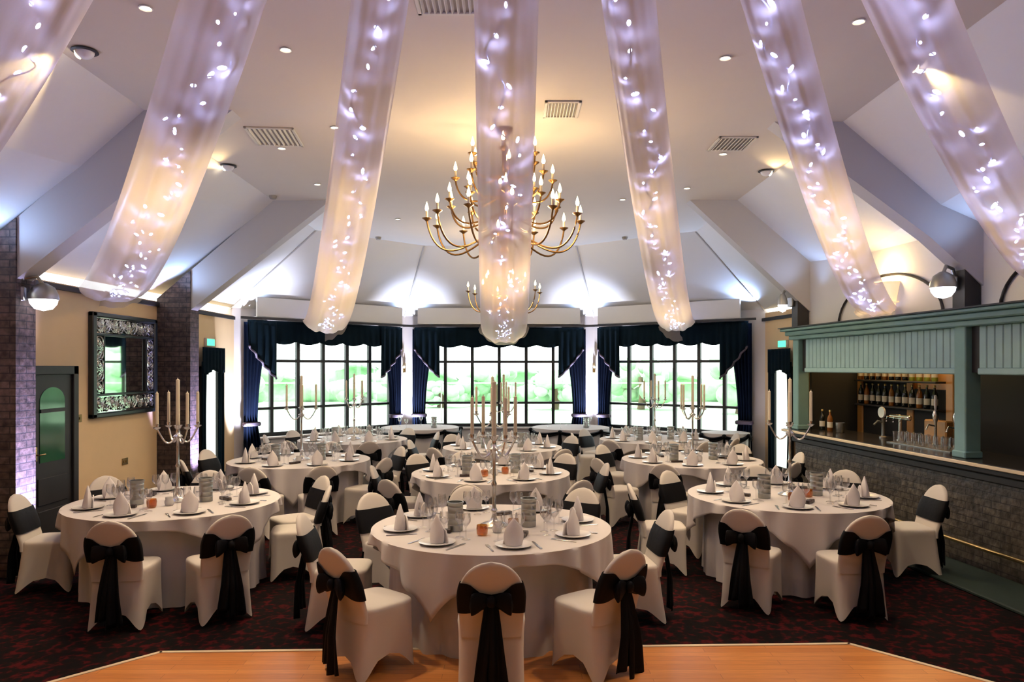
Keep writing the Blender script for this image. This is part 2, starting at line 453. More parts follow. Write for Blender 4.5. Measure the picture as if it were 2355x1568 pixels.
# pillars, beams
for i, yp in enumerate((7.13, 11.0)):
    p = MB()
    top = [(XL, 2.96), (-4.71, 3.37)]
    vs = []
    for (x, z) in top:
        for y in (yp, yp+.3): vs += [(x, y, 0), (x, y, z + .05)]
    p.add(vs, [(0,4,5,1), (2,3,7,6), (0,1,3,2), (4,6,7,5), (1,5,7,3), (0,2,6,4)])
    tag(struct('brick_pillar', p, M['brick']), ('nearer brick pillar at the edge of the picture, lit lilac', 'farther dark brick pillar beside the mirror')[i], None)
    bmm = MB()
    poly = [(-4.72, 2.84), (-4.72, 3.42), (-3.45, 4.5), (-2.6, 4.5)]
    bmm.prism(poly, yp+.02, yp+.26, 'y')
    tag(struct('ceiling_beam', bmm, M['beam']), 'sloping boxed beam rising from the ' + ('nearer', 'farther')[i] + ' brick pillar', None)
for i, lx in enumerate((0.0, 3.52)):
    bmm = MB()
    yy = 11.1 - lx
    P0 = MBAR @ Vector((lx, .05, 0)); x0 = P0.x
    poly = [(x0+.1, 2.80), (x0+.1, slope_z(x0, yy)+.05), (3.25, 4.5), (2.55, 4.5), (x0-.45, 3.30)]
    bmm.prism(poly, P0.y-.11, P0.y+.11, 'y')
    tag(struct('ceiling_beam', bmm, M['beam']), 'sloping boxed beam rising from the ' + ('farther', 'nearer')[i] + ' bar post', None)
    po = MB(); po.box(lx-.09, lx+.09, -.06, .11, 2.55, 2.98, MBAR)
    tag(struct('post_cap', po, M['blackwood']), 'dark post stub above the canopy at the ' + ('farther', 'nearer')[i] + ' bar post', None)
# arched dark mouldings on the panel above the bar
def arch_trim(cx, rad, i):
    a = MB(); pts = []
    for k in range(25):
        t = PI*k/24
        pts.append(MBAR @ Vector((cx + rad*math.cos(t), .10, 2.58 + .54*math.sin(t))))
    a.tube(pts, .016, 6)
    tag(struct('trim_' + str(i), a, M['blackwood'], smooth=60), 'thin dark arch moulding above the ' + ('middle', 'nearer')[i-14] + ' bar bay', None)
arch_trim(2.0, 1.06, 14); arch_trim(4.95, 1.06, 15)

# ------------------------------------------------------------------ left wall: door, mirror, switches
LW = Matrix(((0, 1, 0, XL), (1, 0, 0, 0), (0, 0, 1, 0), (0, 0, 0, 1)))     # local x = world Y, local y = out of the wall into the room
d = MB()
y0, y1 = 7.98, 8.92
d.box(y0, y0+.10, 0, .06, 0, 2.02, LW, .006); d.box(y1-.10, y1, 0, .06, 0, 2.02, LW, .006); d.box(y0, y1, 0, .06, 1.92, 2.02, LW, .006)
do = struct('door_1', d, M['blackwood'], 'dark wooden door with an arched glass panel in the cream wall')
lf = MB(); lf.box(y0+.10, y1-.10, .0, .03, 0, 1.92, LW)
for a, b in ((.12, .42), (.48, .78)): lf.box(y0+.2, y1-.2, .03, .045, a, b, LW, .01)
obj('door_leaf', lf, M['blackwood'], do, 0)
gp = MB(); arc = [(y0+.24, .95), (y1-.24, .95), (y1-.24, 1.62)] + [((y0+y1)/2 + (.47-.24)*math.cos(t), 1.62 + .16*math.sin(t)) for t in [PI*k/12 for k in range(1, 12)]] + [(y0+.24, 1.62)]
gp.prism([(u, v) for u, v in arc], .028, .036, 'y', LW); obj('glass_panel', gp, M['greenglass'], do, 0)
gb = MB(); gb.box(y0+.24, y1-.24, .036, .05, 1.50, 1.54, LW); obj('glazing_bar', gb, M['blackwood'], do, 0)
hd = MB(); hd.box(y0+.13, y0+.16, .03, .06, .98, 1.14, LW, .004); hd.tube([LW @ Vector(p) for p in ((y0+.145, .06, 1.05), (y0+.145, .09, 1.05), (y0+.25, .09, 1.05))], .009, 8)
obj('handle', hd, M['brassbright'], do, 40)

mi = thing('wall_mirror', 'large dark framed mirror with scroll fretwork panels on the cream wall', 'mirror', (XL, 10.05, 1.37))
ML = Matrix(((0, 1, 0, 0), (1, 0, 0, 0), (0, 0, 1, 0), (0, 0, 0, 1)))
W2, H = .84, 1.32
f = MB()
f.box(-W2, -W2+.09, .0, .07, 0, H, ML, .012); f.box(W2-.09, W2, .0, .07, 0, H, ML, .012)
f.box(-W2, W2, .0, .07, 0, .06, ML, .012); f.box(-W2, W2, .0, .07, H-.06, H, ML, .012)
f.box(-W2+.28, -W2+.31, .02, .05, .3, H-.28, ML, .006); f.box(W2-.31, W2-.28, .02, .05, .3, H-.28, ML, .006)
f.box(-W2+.09, W2-.09, .02, .05, .27, .30, ML, .006); f.box(-W2+.09, W2-.09, .02, .05, H-.29, H-.26, ML, .006)
obj('frame', f, M['frame'], mi, 0)
g = MB(); g.box(-W2+.05, W2-.05, .005, .02, .04, H-.04, ML); obj('mirror_glass', g, M['mirror'], mi, 0)
def scroll(mb, cx, cz, r, s):
    pts = []
    for k in range(60):
        t = s*k/21*2.6*PI; q = r*(1 - .8*k/21)
        pts.append(ML @ Vector((cx + q*math.cos(t), .035, cz + q*math.sin(t))))
    mb.tube(pts, .011, 5)
for nm, rows in (('upper_fretwork', (H-.16,)), ('lower_fretwork', (.165,))):
    sc = MB()
    for z in rows:
        for k in range(9):
            cx = -W2+.18 + k*(2*W2-.36)/8
            scroll(sc, cx, z, .085, 1 if k % 2 else -1)
            scroll(sc, cx+.045, z+.03, .05, -1 if k % 2 else 1)
    obj(nm, sc, M['silver'], mi, 40)
for nm, cx in (('side_fretwork', -W2+.185), ('side_fretwork', W2-.185)):
    sc = MB()
    for k in range(5): scroll(sc, cx, .40 + k*.135, .085, 1 if k % 2 else -1)
    obj(nm, sc, M['silver'], mi, 40)
def plate(name, y, z, w, h, label, cat, mat):
    p = MB(); p.box(y-w/2, y+w/2, 0, .012, z-h/2, z+h/2, LW, .003)
    for s in ((-.2, .2) if w > .1 else (0,)): p.box(y+s*w-.012, y+s*w+.012, .012, .02, z-.015, z+.015, LW, .002)
    tag(obj(name, p, mat, None, 0), label, cat)
plate('light_switch', 9.02, 1.39, .09, .09, 'small brown light switch beside the dark door frame', 'switch', M['brass'])
plate('wall_socket', 10.08, .74, .15, .09, 'double wall socket low on the cream wall below the mirror', 'socket', M['brassbright'])

# garden doors with pelmets on both sides of the bay
def side_door(n, Mx, label, clab):
    d = MB()
    d.box(-.36, -.30, 0, .05, 0, 2.02, Mx); d.box(.30, .36, 0, .05, 0, 2.02, Mx); d.box(-.36, .36, 0, .05, 1.96, 2.02, Mx); d.box(-.30, .30, 0, .04, 0, .18, Mx)
    o = struct('door_' + str(n), d, M['black'], label)
    g = MB(); g.box(-.30, .30, -.0, .012, .18, 1.96, Mx); obj('pane', g, em_day, o, 0)
    c = thing('door_curtain', clab, 'curtain')
    v = MB()
    v.grid(lambda u, t: Mx @ Vector((-.46+.92*u, .10+.018*math.sin(u*40), 2.34 - t*(.42+.04*math.sin(u*PI*3)))), 44, 6)
    obj('pelmet', v, M['darkteal'], c, 60, solid=.012)
    for s in (-1, 1):
        q = MB(); q.grid(lambda u, t: Mx @ Vector((s*(.46-.20*u*(1-.25*math.sin(PI*t))), .085+.02*math.sin(u*18), 2.10-2.06*t)), 16, 14)
        obj('side_drape', q, M['darkteal'], c, 60, solid=.01)
em_day = em('door glass glowing as daylight', (.90, 1.0, .88), 1.6)  # door glass glows by itself in place of daylight, no opening behind
LD = Matrix(((0, 1, 0, XL), (1, 0, 0, 12.85), (0, 0, 1, 0), (0, 0, 0, 1)))
side_door(2, LD, 'glazed garden door with daylight painted into its glass, behind the farther brick pillar', 'short dark teal pelmet curtain over the garden door by the brick pillar')
RD = MBAR @ Matrix(((1, 0, 0, -2.5), (0, -1, 0, .97), (0, 0, 1, 0), (0, 0, 0, 1)))
side_door(3, RD, 'glazed garden door with daylight painted into its glass, between the bar and the bay', 'short dark teal pelmet curtain over the garden door by the bar')
def exit_sign(Mx, label):
    t = thing('exit_sign', label, 'sign')
    b = MB(); b.box(-.17, .17, 0, .05, 2.36, 2.50, Mx, .006); obj('sign_box', b, M['trimwhite'], t, 0)
    g = MB(); g.box(-.155, .155, .05, .054, 2.375, 2.485, Mx); obj('lit_face', g, M['exitgreen'], t, 0)
exit_sign(LD, 'small green exit sign above the garden door by the brick pillar')
exit_sign(RD, 'small green exit sign above the garden door by the bar')

# ------------------------------------------------------------------ bay curtains
def curtain(i):
    Mx, L = FM[i]
    nm = ('left', 'middle', 'right')[i]
    c = thing('bay_curtain', 'dark teal swagged curtain set around the ' + nm + ' bay window', 'curtain', group='bay window curtains')
    a, b = .25, L-.25
    v = MB()
    def fv(u, t):
        x = a+(b-a)*u
        low_ = 2.50 - .055*abs(math.sin(PI*(u-.13)/.74*5)) if .13 < u < .87 else 2.46
        z = 2.90 - (2.90-low_)*t
        return Mx @ Vector((x, -.17 - .03*t + .016*math.sin(u*150)*t, z))
    v.grid(fv, 160, 6); obj('valance', v, M['darkteal'], c, 60, solid=.012)
    for s in (0, 1):
        j = MB()
        def fj(u, t):
            x = (a + .56*u) if s == 0 else (b - .56*u)
            z = 2.88 - (1.08 - .62*(1-u)**1.2)*t
            return Mx @ Vector((x, -.24 + .035*math.sin(u*26)*(.4+.6*t), z))
        j.grid(fj, 36, 10); obj('jabot', j, M['darkteal'], c, 60, solid=.012)
        fg = MB()
        pts = [fj(u, 1.0) + Vector((0, 0, -.012)) for u in [k/30 for k in range(31)]]
        fg.tube(pts, .022, 6); obj('fringe', fg, M['fringe'], c, 60)
        dr = MB()
        def fd(u, t):
            z = 2.86 - 2.84*t
            wd = .52 - .24*math.sin(min(1, t/.68)*PI/2) if t < .68 else .28 + .16*(t-.68)/.32
            x = (a-.05 + wd*u) if s == 0 else (b+.05 - wd*u)
            return Mx @ Vector((x, -.13 + .04*math.sin(u*34), z))
        dr.grid(fd, 40, 26); obj('side_drape', dr, M['navy'], c, 60, solid=.01)
        tb = MB(); zc = 2.86-2.84*.68
        xx = [(a-.07), (a+.27)] if s == 0 else [(b-.27), (b+.07)]
        tb.box(xx[0], xx[1], -.19, -.07, zc-.04, zc+.04, Mx, .02); obj('tieback', tb, M['fringe'], c, 40)
for i in range(3): curtain(i)

# ------------------------------------------------------------------ chair
def superring(z, hx, hy, cy, n=28, e=.55):
    out = []
    for i in range(n):
        a = 2*PI*i/n; c, s = math.cos(a), math.sin(a)
        out.append((hx*math.copysign(abs(c)**e, c), cy + hy*math.copysign(abs(s)**e, s), z))
    return out
def loft(mb, rings, cap0=True, cap1=True):
    n = len(rings[0]); vs = [p for r in rings for p in r]; fs = []
    for k in range(len(rings)-1):
        for i in range(n):
            j = (i+1) % n
            fs.append((k*n+i, k*n+j, (k+1)*n+j, (k+1)*n+i))
    if cap0: fs.append(tuple(range(n))[::-1])
    if cap1: fs.append(tuple((len(rings)-1)*n+i for i in range(n)))
    mb.add(vs, fs)
def back_y(z): return -.205 - .15*max(0, (z-.45)/.46)**1.1
def back_hw(z):
    if z < .66: return .200 + .012*(z-.40)/.26
    return .212*math.sqrt(max(0.0, 1-((z-.66)/.25)**2.2))
def sc_chair(mb): mb.v = [(x*.945, y*.945, z*.945) for x, y, z in mb.v]
def make_chair():
    t = thing('banquet_chair', 'chair', 'chair')
    cv = MB()
    n = 48
    rings = []
    # stretch skirt from the feet up to the seat, arched hems between the four feet
    for k in range(11):
        h = 1 - k/10.0                      # 1 at the hem, 0 at the seat edge
        ring = []
        for i in range(n):
            a = 2*PI*i/n; c, s = math.cos(a), math.sin(a); e = .42
            ux = math.copysign(abs(c)**e, c); uy = math.copysign(abs(s)**e, s)
            kc = abs(math.sin(2*a))**1.3
            sq = 1 - (.16*(1-kc)*h**.7) + .06*kc*h**2
            hx, hyf, hyb = .222, .225, .225
            y = uy*(hyf if s > 0 else hyb + .055*h)*sq
            x = ux*hx*sq
            zb = .012 + .135*(1-kc)**.9
            z = zb + (.465-zb)*(1-h)
            ring.append((x, y, z))
        rings.append(ring)
    for sc, z in ((.985, .482), (.94, .492), (.80, .497), (.5, .500), (.1, .500)):
        rings.append([(p[0]*sc, p[1]*sc, z) for p in rings[10]])
    loft(cv, rings, cap0=False)
    # back panel
    br = []
    for k in range(17):
        z = .40 + .51*(1-(1-k/16)**1.35)
        hw = max(back_hw(z), .012)
        th = .034*min(1, (hw/.212)**.5)
        br.append(superring(z, hw, th, back_y(z), 28, .6))
    loft(cv, br)
    sc_chair(cv); obj('stretch_cover', cv, M['cover'], t, 50)
    # sash band around the back
    sb = MB(); rr = []
    for k in range(7):
        q = k/6
        ring = []
        for i in range(40):
            a = 2*PI*i/40; c, s = math.cos(a), math.sin(a)
            rear = max(0, -s)
            pinch = math.exp(-((c)/.35)**2)*rear
            z0, z1 = .565 + .035*pinch, .775 - .075*pinch
            z = z0 + (z1-z0)*q
            hw = max(back_hw(z), .1)+.008; th = .046
            ring.append((hw*math.copysign(abs(c)**.6, c), back_y(z) + th*math.copysign(abs(s)**.6, s)*(1+.12*math.sin(q*PI)) , z))
        rr.append(ring)
    loft(sb, rr, False, False)
    sc_chair(sb); obj('sash_band', sb, M['sash'], t, 60)
    # bow: two loops and a knot on the rear
    bo = MB(); yb = back_y(.66) - .055
    for s in (-1, 1):
        def fb(u, v):
            a = 2*PI*u; q = v
            wd = .012 + .055*math.sin(min(1, q*1.15)*PI/2)**.8
            if q > .85: wd *= math.sqrt(max(.0, 1-((q-.85)/.15)**2))*1 + .001
            x = s*(.012 + .125*q)
            return (x, yb - .012 - .028*math.sin(a)*(.3+q*.8)*(wd/.06) - .02*q, .665 + wd*math.cos(a)*(1+.12*math.sin(3*a)) - .025*q*q)
        bo.grid(fb, 18, 10, closed=True)
    bo.ball((0, yb-.025, .66), .032, .026, .04, 12, 8)
    sc_chair(bo); obj('sash_bow', bo, M['sash'], t, 70)
    for s in (-1, 1):
        tl = MB()
        def ft(u, v):
            z = .65 - (.56 + (.02 if s > 0 else -.03))*v
            wd = .05 + .085*v**.8
            x = s*(.012 + .036*v) + (u-.5)*wd
            return (x, -.30 - .05*min(1, v*1.8) - (.012 if s > 0 else .0) + .013*math.sin(u*9 + s*1.3 + v*2)*(.4+v), z + .03*(u-.5)*v)
        tl.grid(ft, 14, 14)
        sc_chair(tl); obj('sash_tail', tl, M['sash'], t, 60, solid=.006)
    return t
chairP = Proto(make_chair())

# ------------------------------------------------------------------ table ware prototypes
def simple(name, mb, mat, cat, smooth=40):
    o = obj(name, mb, mat, None, smooth); o['category'] = cat; return o
RT, HT, RS = .915, .755, .80
def make_skirt():
    t = thing('banquet_table', 'table', 'table')
    m = MB()
    n = 160; rings = []
    for k in range(9):
        q = k/8
        ring = []
        for i in range(n):
            a = 2*PI*i/n
            fold = math.sin(a*17 + .9*math.sin(3*a)) * .6 + math.sin(a*29+1)*.4
            r = RS - .03 + .034*q*fold + .006*q
            ring.append((r*math.cos(a), r*math.sin(a), .005 + (HT-.02)*(1-q)))
        rings.append(ring)
    loft(m, rings[::-1], False, True)
    obj('floor_length_cloth', m, M['cloth'], t, 60)
    tp = MB(); tp.lathe([(RT-.03, HT-.02), (RT-.005, HT-.015), (RT, HT-.005), (RT-.01, HT)], 72); obj('tabletop', tp, M['cloth'], t, 30)
    return t
tableP = Proto(make_skirt())
def make_overlay():
    m = MB()
    n, nr = 192, 0
    a0 = .995
    vs = []; rings = []
    for r in (.02, .4, .8, RT-.02):
        rings.append([(r*math.cos(2*PI*i/n), r*math.sin(2*PI*i/n), HT+.006) for i in range(n)])
    for k in range(9):
        q = k/8; ring = []
        for i in range(n):
            a = 2*PI*i/n
            c = max(abs(math.cos(a)), abs(math.sin(a)))
            hang = a0/c - RT
            hang = hang*(.96 if hang > .3 else 1)
            d = abs((a/(PI/2)) % 1 - .5)*2          # 1 on the sides, 0 at the corners
            fold = math.sin(a*19+.9*math.sin(a*5))*.034 + math.sin(a*31+1)*.014
            r = RT + .012 + (.72*fold - .004)*q**.7
            ring.append((r*math.cos(a), r*math.sin(a), HT + .004 - hang*q - (0 if k else 0.0)))
        rings.append(ring)
    loft(m, rings, True, False)
    o = obj('tablecloth', m, M['cloth'], None, 70, solid=.004)
    o['category'] = 'tablecloth'
    return o
overlayP = Proto(make_overlay())
def make_plate():
    m = MB(); m.lathe([(.002, .0), (.075, 0), (.085, .006), (.13, .017), (.132, .02), (.085, .011), (.002, .008)], 28)
    return simple('dinner_plate', m, M['china'], 'plate')
plateP = Proto(make_plate())
def make_napkin():
    m = MB()
    def f(u, v):
        a = 2*PI*u
        prof = math.sin(min(1, (v*.8+.28))*PI)**.75 if v < 1 else 0
        w = .078*(1-v**2.6)*(.72+.5*v*(1-v)*2.2)
        d = .045*(1-v)**.8 + .004
        x = w*math.cos(a); y = d*math.sin(a)*(1-.5*abs(math.cos(a))**3)
        if math.sin(a) > 0: y += -.012*math.exp(-(x/.012)**2)*(1-v)
        return (x, y, .19*v)
    m.grid(f, 30, 14, closed=True)
    m.prism([(-.07, 0), (.07, 0), (.05, .08), (0, .105), (-.05, .08)], .036, .046, 'y')
    return simple('folded_napkin', m, M['linen'], 'napkin', 60)
napkinP = Proto(make_napkin())
def make_glass(h=.19, r=.036):
    m = MB(); m.lathe([(.033, 0), (.030, .003), (.006, .008), (.0045, .085), (.010, .095), (r*.9, .125), (r, .15), (r*.85, h), (r*.82, h), (r*.95, .15), (r*.85, .127), (.006, .100), (.001, .098)], 16, cap=False)
    return simple('wine_glass', m, M['glass'], 'glass', 60)
glassP = Proto(make_glass())
def make_fork():
    m = MB(); m.box(-.006, .006, -.10, .03, 0, .004, None, .001); m.box(-.012, .012, .03, .055, .001, .005, None, .001)
    for k in range(4): m.box(-.012+.0065*k, -.0085+.0065*k, .055, .10, .001, .005)
    return simple('fork', m, M['cutlery'], 'fork', 30)
def make_knife():
    m = MB(); m.box(-.007, .007, -.11, -.01, 0, .006, None, .002); m.prism([(-.008, -.01), (.008, -.01), (.010, .08), (.004, .12), (-.008, .11)], .001, .004)
    return simple('table_knife', m, M['cutlery'], 'knife', 30)
forkP, knifeP = Proto(make_fork()), Proto(make_knife())
def make_cooler():
    m = MB(); prof = [(.055, 0), (.058, .004)]
    for k in range(4): prof += [(.058, .04+k*.045), (.0605, .045+k*.045), (.058, .05+k*.045)]
    prof += [(.059, .205), (.064, .21), (.064, .218), (.056, .218), (.054, .19), (.050, .02), (.001, .018)]
    m.lathe(prof, 24)
    return simple('wine_cooler', m, M['steel'], 'wine cooler', 50)
coolerP = Proto(make_cooler())
def make_candelabra():
    t = thing('candelabra', 'x', 'candelabra')
    m = MB(); m.lathe([(.11, 0), (.112, .008), (.09, .02), (.04, .035), (.022, .06), (.016, .10), (.028, .12), (.016, .14), (.013, .30), (.024, .325), (.012, .35), (.012, .56), (.030, .585), (.045, .60), (.02, .62), (.016, .66), (.03, .68), (.04, .70), (.018, .705)], 20)
    obj('stem', m, M['silver'], t, 50)
    hs = .29
    for k in range(4):
        a = PI/4*0 + PI/2*k + .15
        p = MB(); pts = []
        for q in [j/14 for j in range(15)]:
            r = .015 + .175*q; z = .60 - .07*math.sin(q*PI*1.1) + .055*q**2
            pts.append((r*math.cos(a), r*math.sin(a), z))
        p.tube(pts, .0085, 6)
        ex, ey, ez = pts[-1]
        arm = obj('arm', p, M['silver'], t, 50)
        cu = MB(); cu.lathe([(.006, -.01), (.03, .005), (.034, .014), (.014, .012), (.017, .035), (.017, .045)], 14, Matrix.Translation((ex, ey, ez)))
        obj('drip_cup', cu, M['silver'], arm, 50)
        ca = MB(); ca.lathe([(.0145, 0), (.0135, hs), (.004, hs+.006), (.0015, hs+.02)], 12, Matrix.Translation((ex, ey, ez+.035)))
        obj('candle', ca, M['wax'], t, 50)
    ca = MB(); ca.lathe([(.019, 0), (.0175, .42), (.005, .428), (.002, .44)], 14, Matrix.Translation((0, 0, .70))); obj('candle', ca, M['wax'], t, 50)
    return t
candP = Proto(make_candelabra())
def make_tealight():
    m = MB(); m.lathe([(.03, 0), (.04, .01), (.043, .05), (.04, .075), (.037, .075), (.039, .05), (.036, .012), (.001, .01)], 18)
    return simple('tealight_holder', m, M['amber'], 'candle holder', 50)
teaP = Proto(make_tealight())
def make_favour():
    m = MB(); m.box(-.075, .075, -.022, .022, 0, .028, None, .004); m.box(-.012, .012, -.024, .024, 0, .030)
    return simple('favour_box', m, M['favour'], 'gift box', 0)
favP = Proto(make_favour())
def make_jug():
    m = MB(); m.lathe([(.03, 0), (.034, .006), (.040, .03), (.032, .06), (.034, .075), (.031, .075), (.03, .06), (.036, .03), (.001, .008)], 18)
    pts = [(.034, 0, .062), (.062, 0, .055), (.064, 0, .03), (.038, 0, .02)]
    m.tube(pts, .005, 6)
    return simple('cream_jug', m, M['china'], 'jug', 50)
jugP = Proto(make_jug())

# ------------------------------------------------------------------ tables and everything on them
T = {  # x, y, description, rotation of the square overlay
 1: (-.16, 5.88, 'table nearest the dance floor', R(20)),
 2: (-3.12, 6.97, 'front table by the dark door', R(13)),
 3: (2.66, 7.30, 'front table by the bar', R(37)),
 4: (-.25, 8.87, 'second table of the middle row', R(20)),
 5: (-2.85, 10.1, 'second table on the mirror side', R(-34.5)),
 6: (2.42, 10.15, 'second table on the bar side', R(-22.5)),
 7: (-2.75, 13.0, 'far table by the left bay', R(-10.5)),
 8: (-.15, 11.74, 'third table of the middle row', R(-28.5)),
 9: (2.45, 13.0, 'far table by the right bay', R(-16.5)),
}
DIRS = {'front': -90, 'front right': -45, 'right': 0, 'back right': 45, 'back': 90, 'back left': 135, 'left': 180, 'front left': 225}
seen = {  # chairs placed from their back tops in the photograph
 1: {'front': (1130, 1275), 'front right': (1445, 1262), 'right': (1535, 1172), 'back right': (1340, 1122), 'back': (1072, 1126), 'back left': (860, 1137), 'left': (695, 1182), 'front left': (772, 1242)},
 2: {'front': (250, 1172), 'front right': (525, 1155), 'left': (40, 1150), 'right': (690, 1117)},
 3: {'front left': (1705, 1155), 'front right': (2005, 1157), 'right': (2143, 1128), 'back right': (1945, 1080), 'left': (1497, 1112), 'back left': (1540, 1087)},
 4: {'front': (1075, 1112), 'front right': (1338, 1106), 'front left': (888, 1107), 'right': (1395, 1073), 'left': (858, 1070), 'back left': (960, 1052), 'back': (1062, 1042), 'back right': (1300, 1053)},
 5: {'front right': (740, 1060), 'right': (845, 1043)},
 6: {'front left': (1530, 1065), 'left': (1412, 1043)},
 7: {'front right': (850, 1004)},
 9: {'front left': (1402, 1010)},
}
skip = {3: {'front'}, 2: {'front left'}, 9: {'back right'}}
autoang = {2: {'back right': 35, 'back left': 140}, 3: {'back': 85, 'back left': 126, 'front': -100}, 6: {'front': -75, 'back left': 140}}
TOPOFF = .317
chairs = []
def chair_spot(ti, a, rr): return T[ti][0] + rr*math.cos(a), T[ti][1] + rr*math.sin(a)
def body(x, y, a): return [(x + q*math.cos(a), y + q*math.sin(a)) for q in (-.02, .12, .28)]
def clash(x, y, a):
    for cx_, cy_, ca_ in chairs:
        for p in body(x, y, a):
            for q in body(cx_, cy_, ca_):
                if math.hypot(p[0]-q[0], p[1]-q[1]) < .46: return True
    return False
RMIN = 1.06
def clear(ti, a, rr):           # chairs close to a hanging cloth corner stand a little farther out
    q = (math.degrees(a - T[ti][3]) - 45) % 90
    return max(rr, 1.14 + .05*(28-min(q, 90-q))/28) if min(q, 90-q) < 28 else rr
plan = []
for ti in T:
    for dn, s_ in seen.get(ti, {}).items():
        tx, ty = T[ti][:2]
        Y = (CAMZ-.86)*F/(s_[1]-HY); X = (s_[0]-CX)/F*Y
        a = math.atan2(Y-ty, X-tx); rr = min(1.25, max(math.hypot(X-tx, Y-ty)-TOPOFF, 1.04 if (ti, dn) == (2, 'left') else RMIN))
        best = None
        for dg in range(-16, 17, 2):      # where the table keeps a chair farther out, turn it round the table until it matches
            a2 = a + R(dg); r2 = clear(ti, a2, rr)
            tx_, ty_ = tx + (r2+TOPOFF)*math.cos(a2), ty + (r2+TOPOFF)*math.sin(a2)
            e_ = abs(CX + F*tx_/ty_ - s_[0]) + 1.5*abs(HY + (CAMZ-.86)*F/ty_ - s_[1]) + .6*abs(dg)
            if best is None or e_ < best[0]: best = (e_, a2, r2)
        _, a, rr = best
        x, y = chair_spot(ti, a, rr); chairs.append((x, y, a)); plan.append((ti, dn, x, y, a))
for ti in T:
    for dn, da in DIRS.items():
        if dn in skip.get(ti, ()) or dn in seen.get(ti, {}): continue
        base = autoang.get(ti, {}).get(dn, da + (6*((ti*7) % 5)-12)) + rnd.uniform(-3, 3)
        for off in (0, 6, -6, 12, -12, 17, -17):
            a = R(base+off); x, y = chair_spot(ti, a, clear(ti, a, RMIN+.02))
            if not clash(x, y, a):
                chairs.append((x, y, a)); plan.append((ti, dn, x, y, a)); break
for ti, dn, x, y, a in plan:
    chairP.place((x, y, 0), a + PI/2, 'white chair with black sash, ' + dn + ' of ' + T[ti][2], 'white covered banquet chairs')
for ti, (tx, ty, td, ov) in T.items():
    tableP.place((tx, ty, 0), R(37*ti), 'round banquet table in floor-length white cloth, the ' + td, 'round banquet tables')
    overlayP.place((tx, ty, 0), ov, 'white square cloth laid over the ' + td, 'white square overlay cloths')
    near = ti in (1, 2, 3, 4)
    for k, (dn, da) in enumerate(DIRS.items()):
        a = R(da + (-12 if ti != 1 else 14)); c, s = math.cos(a), math.sin(a)
        def P(r, off, z=HT+.009): return (tx + r*c - off*s, ty + r*s + off*c, z)
        rz = a + PI/2
        plateP.place(P(.71, 0), rz, 'white dinner plate, ' + dn + ' of ' + td, 'white dinner plates')
        o = napkinP.place(P(.71, 0, HT+.021), rz + rnd.uniform(-.4, .4), 'pointed white napkin, ' + dn + ' of ' + td, 'pointed white napkins')
        glassP.place(P(.50, .10), rz, 'wine glass by the plate, ' + dn + ' of ' + td, 'wine glasses on the tables')
        glassP.place(P(.53, -.07), rz, 'water goblet, ' + dn + ' of ' + td, 'wine glasses on the tables')
        glassP.place(P(.46, .02), rz, 'inner wine glass, ' + dn + ' of ' + td, 'wine glasses on the tables')
        if near:
            forkP.place(P(.72, -.17), rz, 'steel dinner fork, ' + dn + ' of ' + td, 'forks')
            knifeP.place(P(.72, .165), rz, 'steel table knife, ' + dn + ' of ' + td, 'table knives')
        if ti <= 6 and k in ((1, 4, 7) if ti % 2 else (0, 3, 6)):
            favP.place(P(.40, -.19), rz+.3, 'small dark favour box, ' + dn + ' of ' + td, 'dark favour boxes')
    cd = .10 if ti == 1 else .0
    candP.place((tx + (.02 if ti != 3 else .04), ty + .0, HT+.01), R(20*ti), 'tall silver candelabra with ivory candles on the ' + td, 'silver candelabras')
    for nm, ox, oy in (('nearer', -.27, -.18), ('farther', .29, -.02)):
        coolerP.place((tx+ox, ty+oy, HT+.01), 0, 'steel wine cooler ' + ('left' if nm == 'nearer' else 'right') + ' of the candelabra, ' + td, 'steel wine coolers')
    jugP.place((tx+.05, ty-.24, HT+.01), R(40), 'small white cream jug, ' + td, 'cream jugs')
    if near:
        teaP.place((tx+.17, ty-.12, HT+.01), 0, 'amber tealight holder right of the jug, ' + td, 'amber tealight holders')
        teaP.place((tx-.06, ty-.34, HT+.01), 0, 'amber tealight holder nearest the front, ' + td, 'amber tealight holders')

# far swagged tables
def swag_table(x, y, r, label, swag_lab):
    t = thing('side_table', label, 'table', (x, y, 0))
    m = MB(); n = 96; rings = []
    for k in range(7):
        q = k/6
        rings.append([((r-.01+.025*q*math.sin(i*2*PI/n*15))*math.cos(2*PI*i/n), (r-.01+.025*q*math.sin(i*2*PI/n*15))*math.sin(2*PI*i/n), .005+.775*(1-q)) for i in range(n)])
    loft(m, rings[::-1], False, True); obj('floor_length_cloth', m, M['cloth'], t, 60)
    sw = MB()
    for k in range(6):
        a0 = 2*PI*k/6+.2; a1 = a0 + 2*PI/6
        def f(u, v):
            a = a0+(a1-a0)*u; zz = .755 - .045*math.sin(PI*u) - .085*v*(.6+.4*math.sin(PI*u))
            q = r + .022 + .015*math.sin(v*9)
            return (q*math.cos(a), q*math.sin(a), zz)
        sw.grid(f, 14, 6)
    obj('black_swag', sw, M['sash'], t, 60, solid=.01)
    for k in range(6):
        a = 2*PI*k/6+.2; kn = MB()
        kn.ball((( r+.04)*math.cos(a), (r+.04)*math.sin(a), .745), .045, .045, .04, 10, 7)
        kn.grid(lambda u, v: ((r+.045+.01*math.sin(u*7))*math.cos(a+(u-.5)*(.06+.1*v)), (r+.045+.01*math.sin(u*7))*math.sin(a+(u-.5)*(.06+.1*v)), .74-.34*v), 8, 6)
        obj('swag_knot', kn, M['sash'], t, 60)
    return t
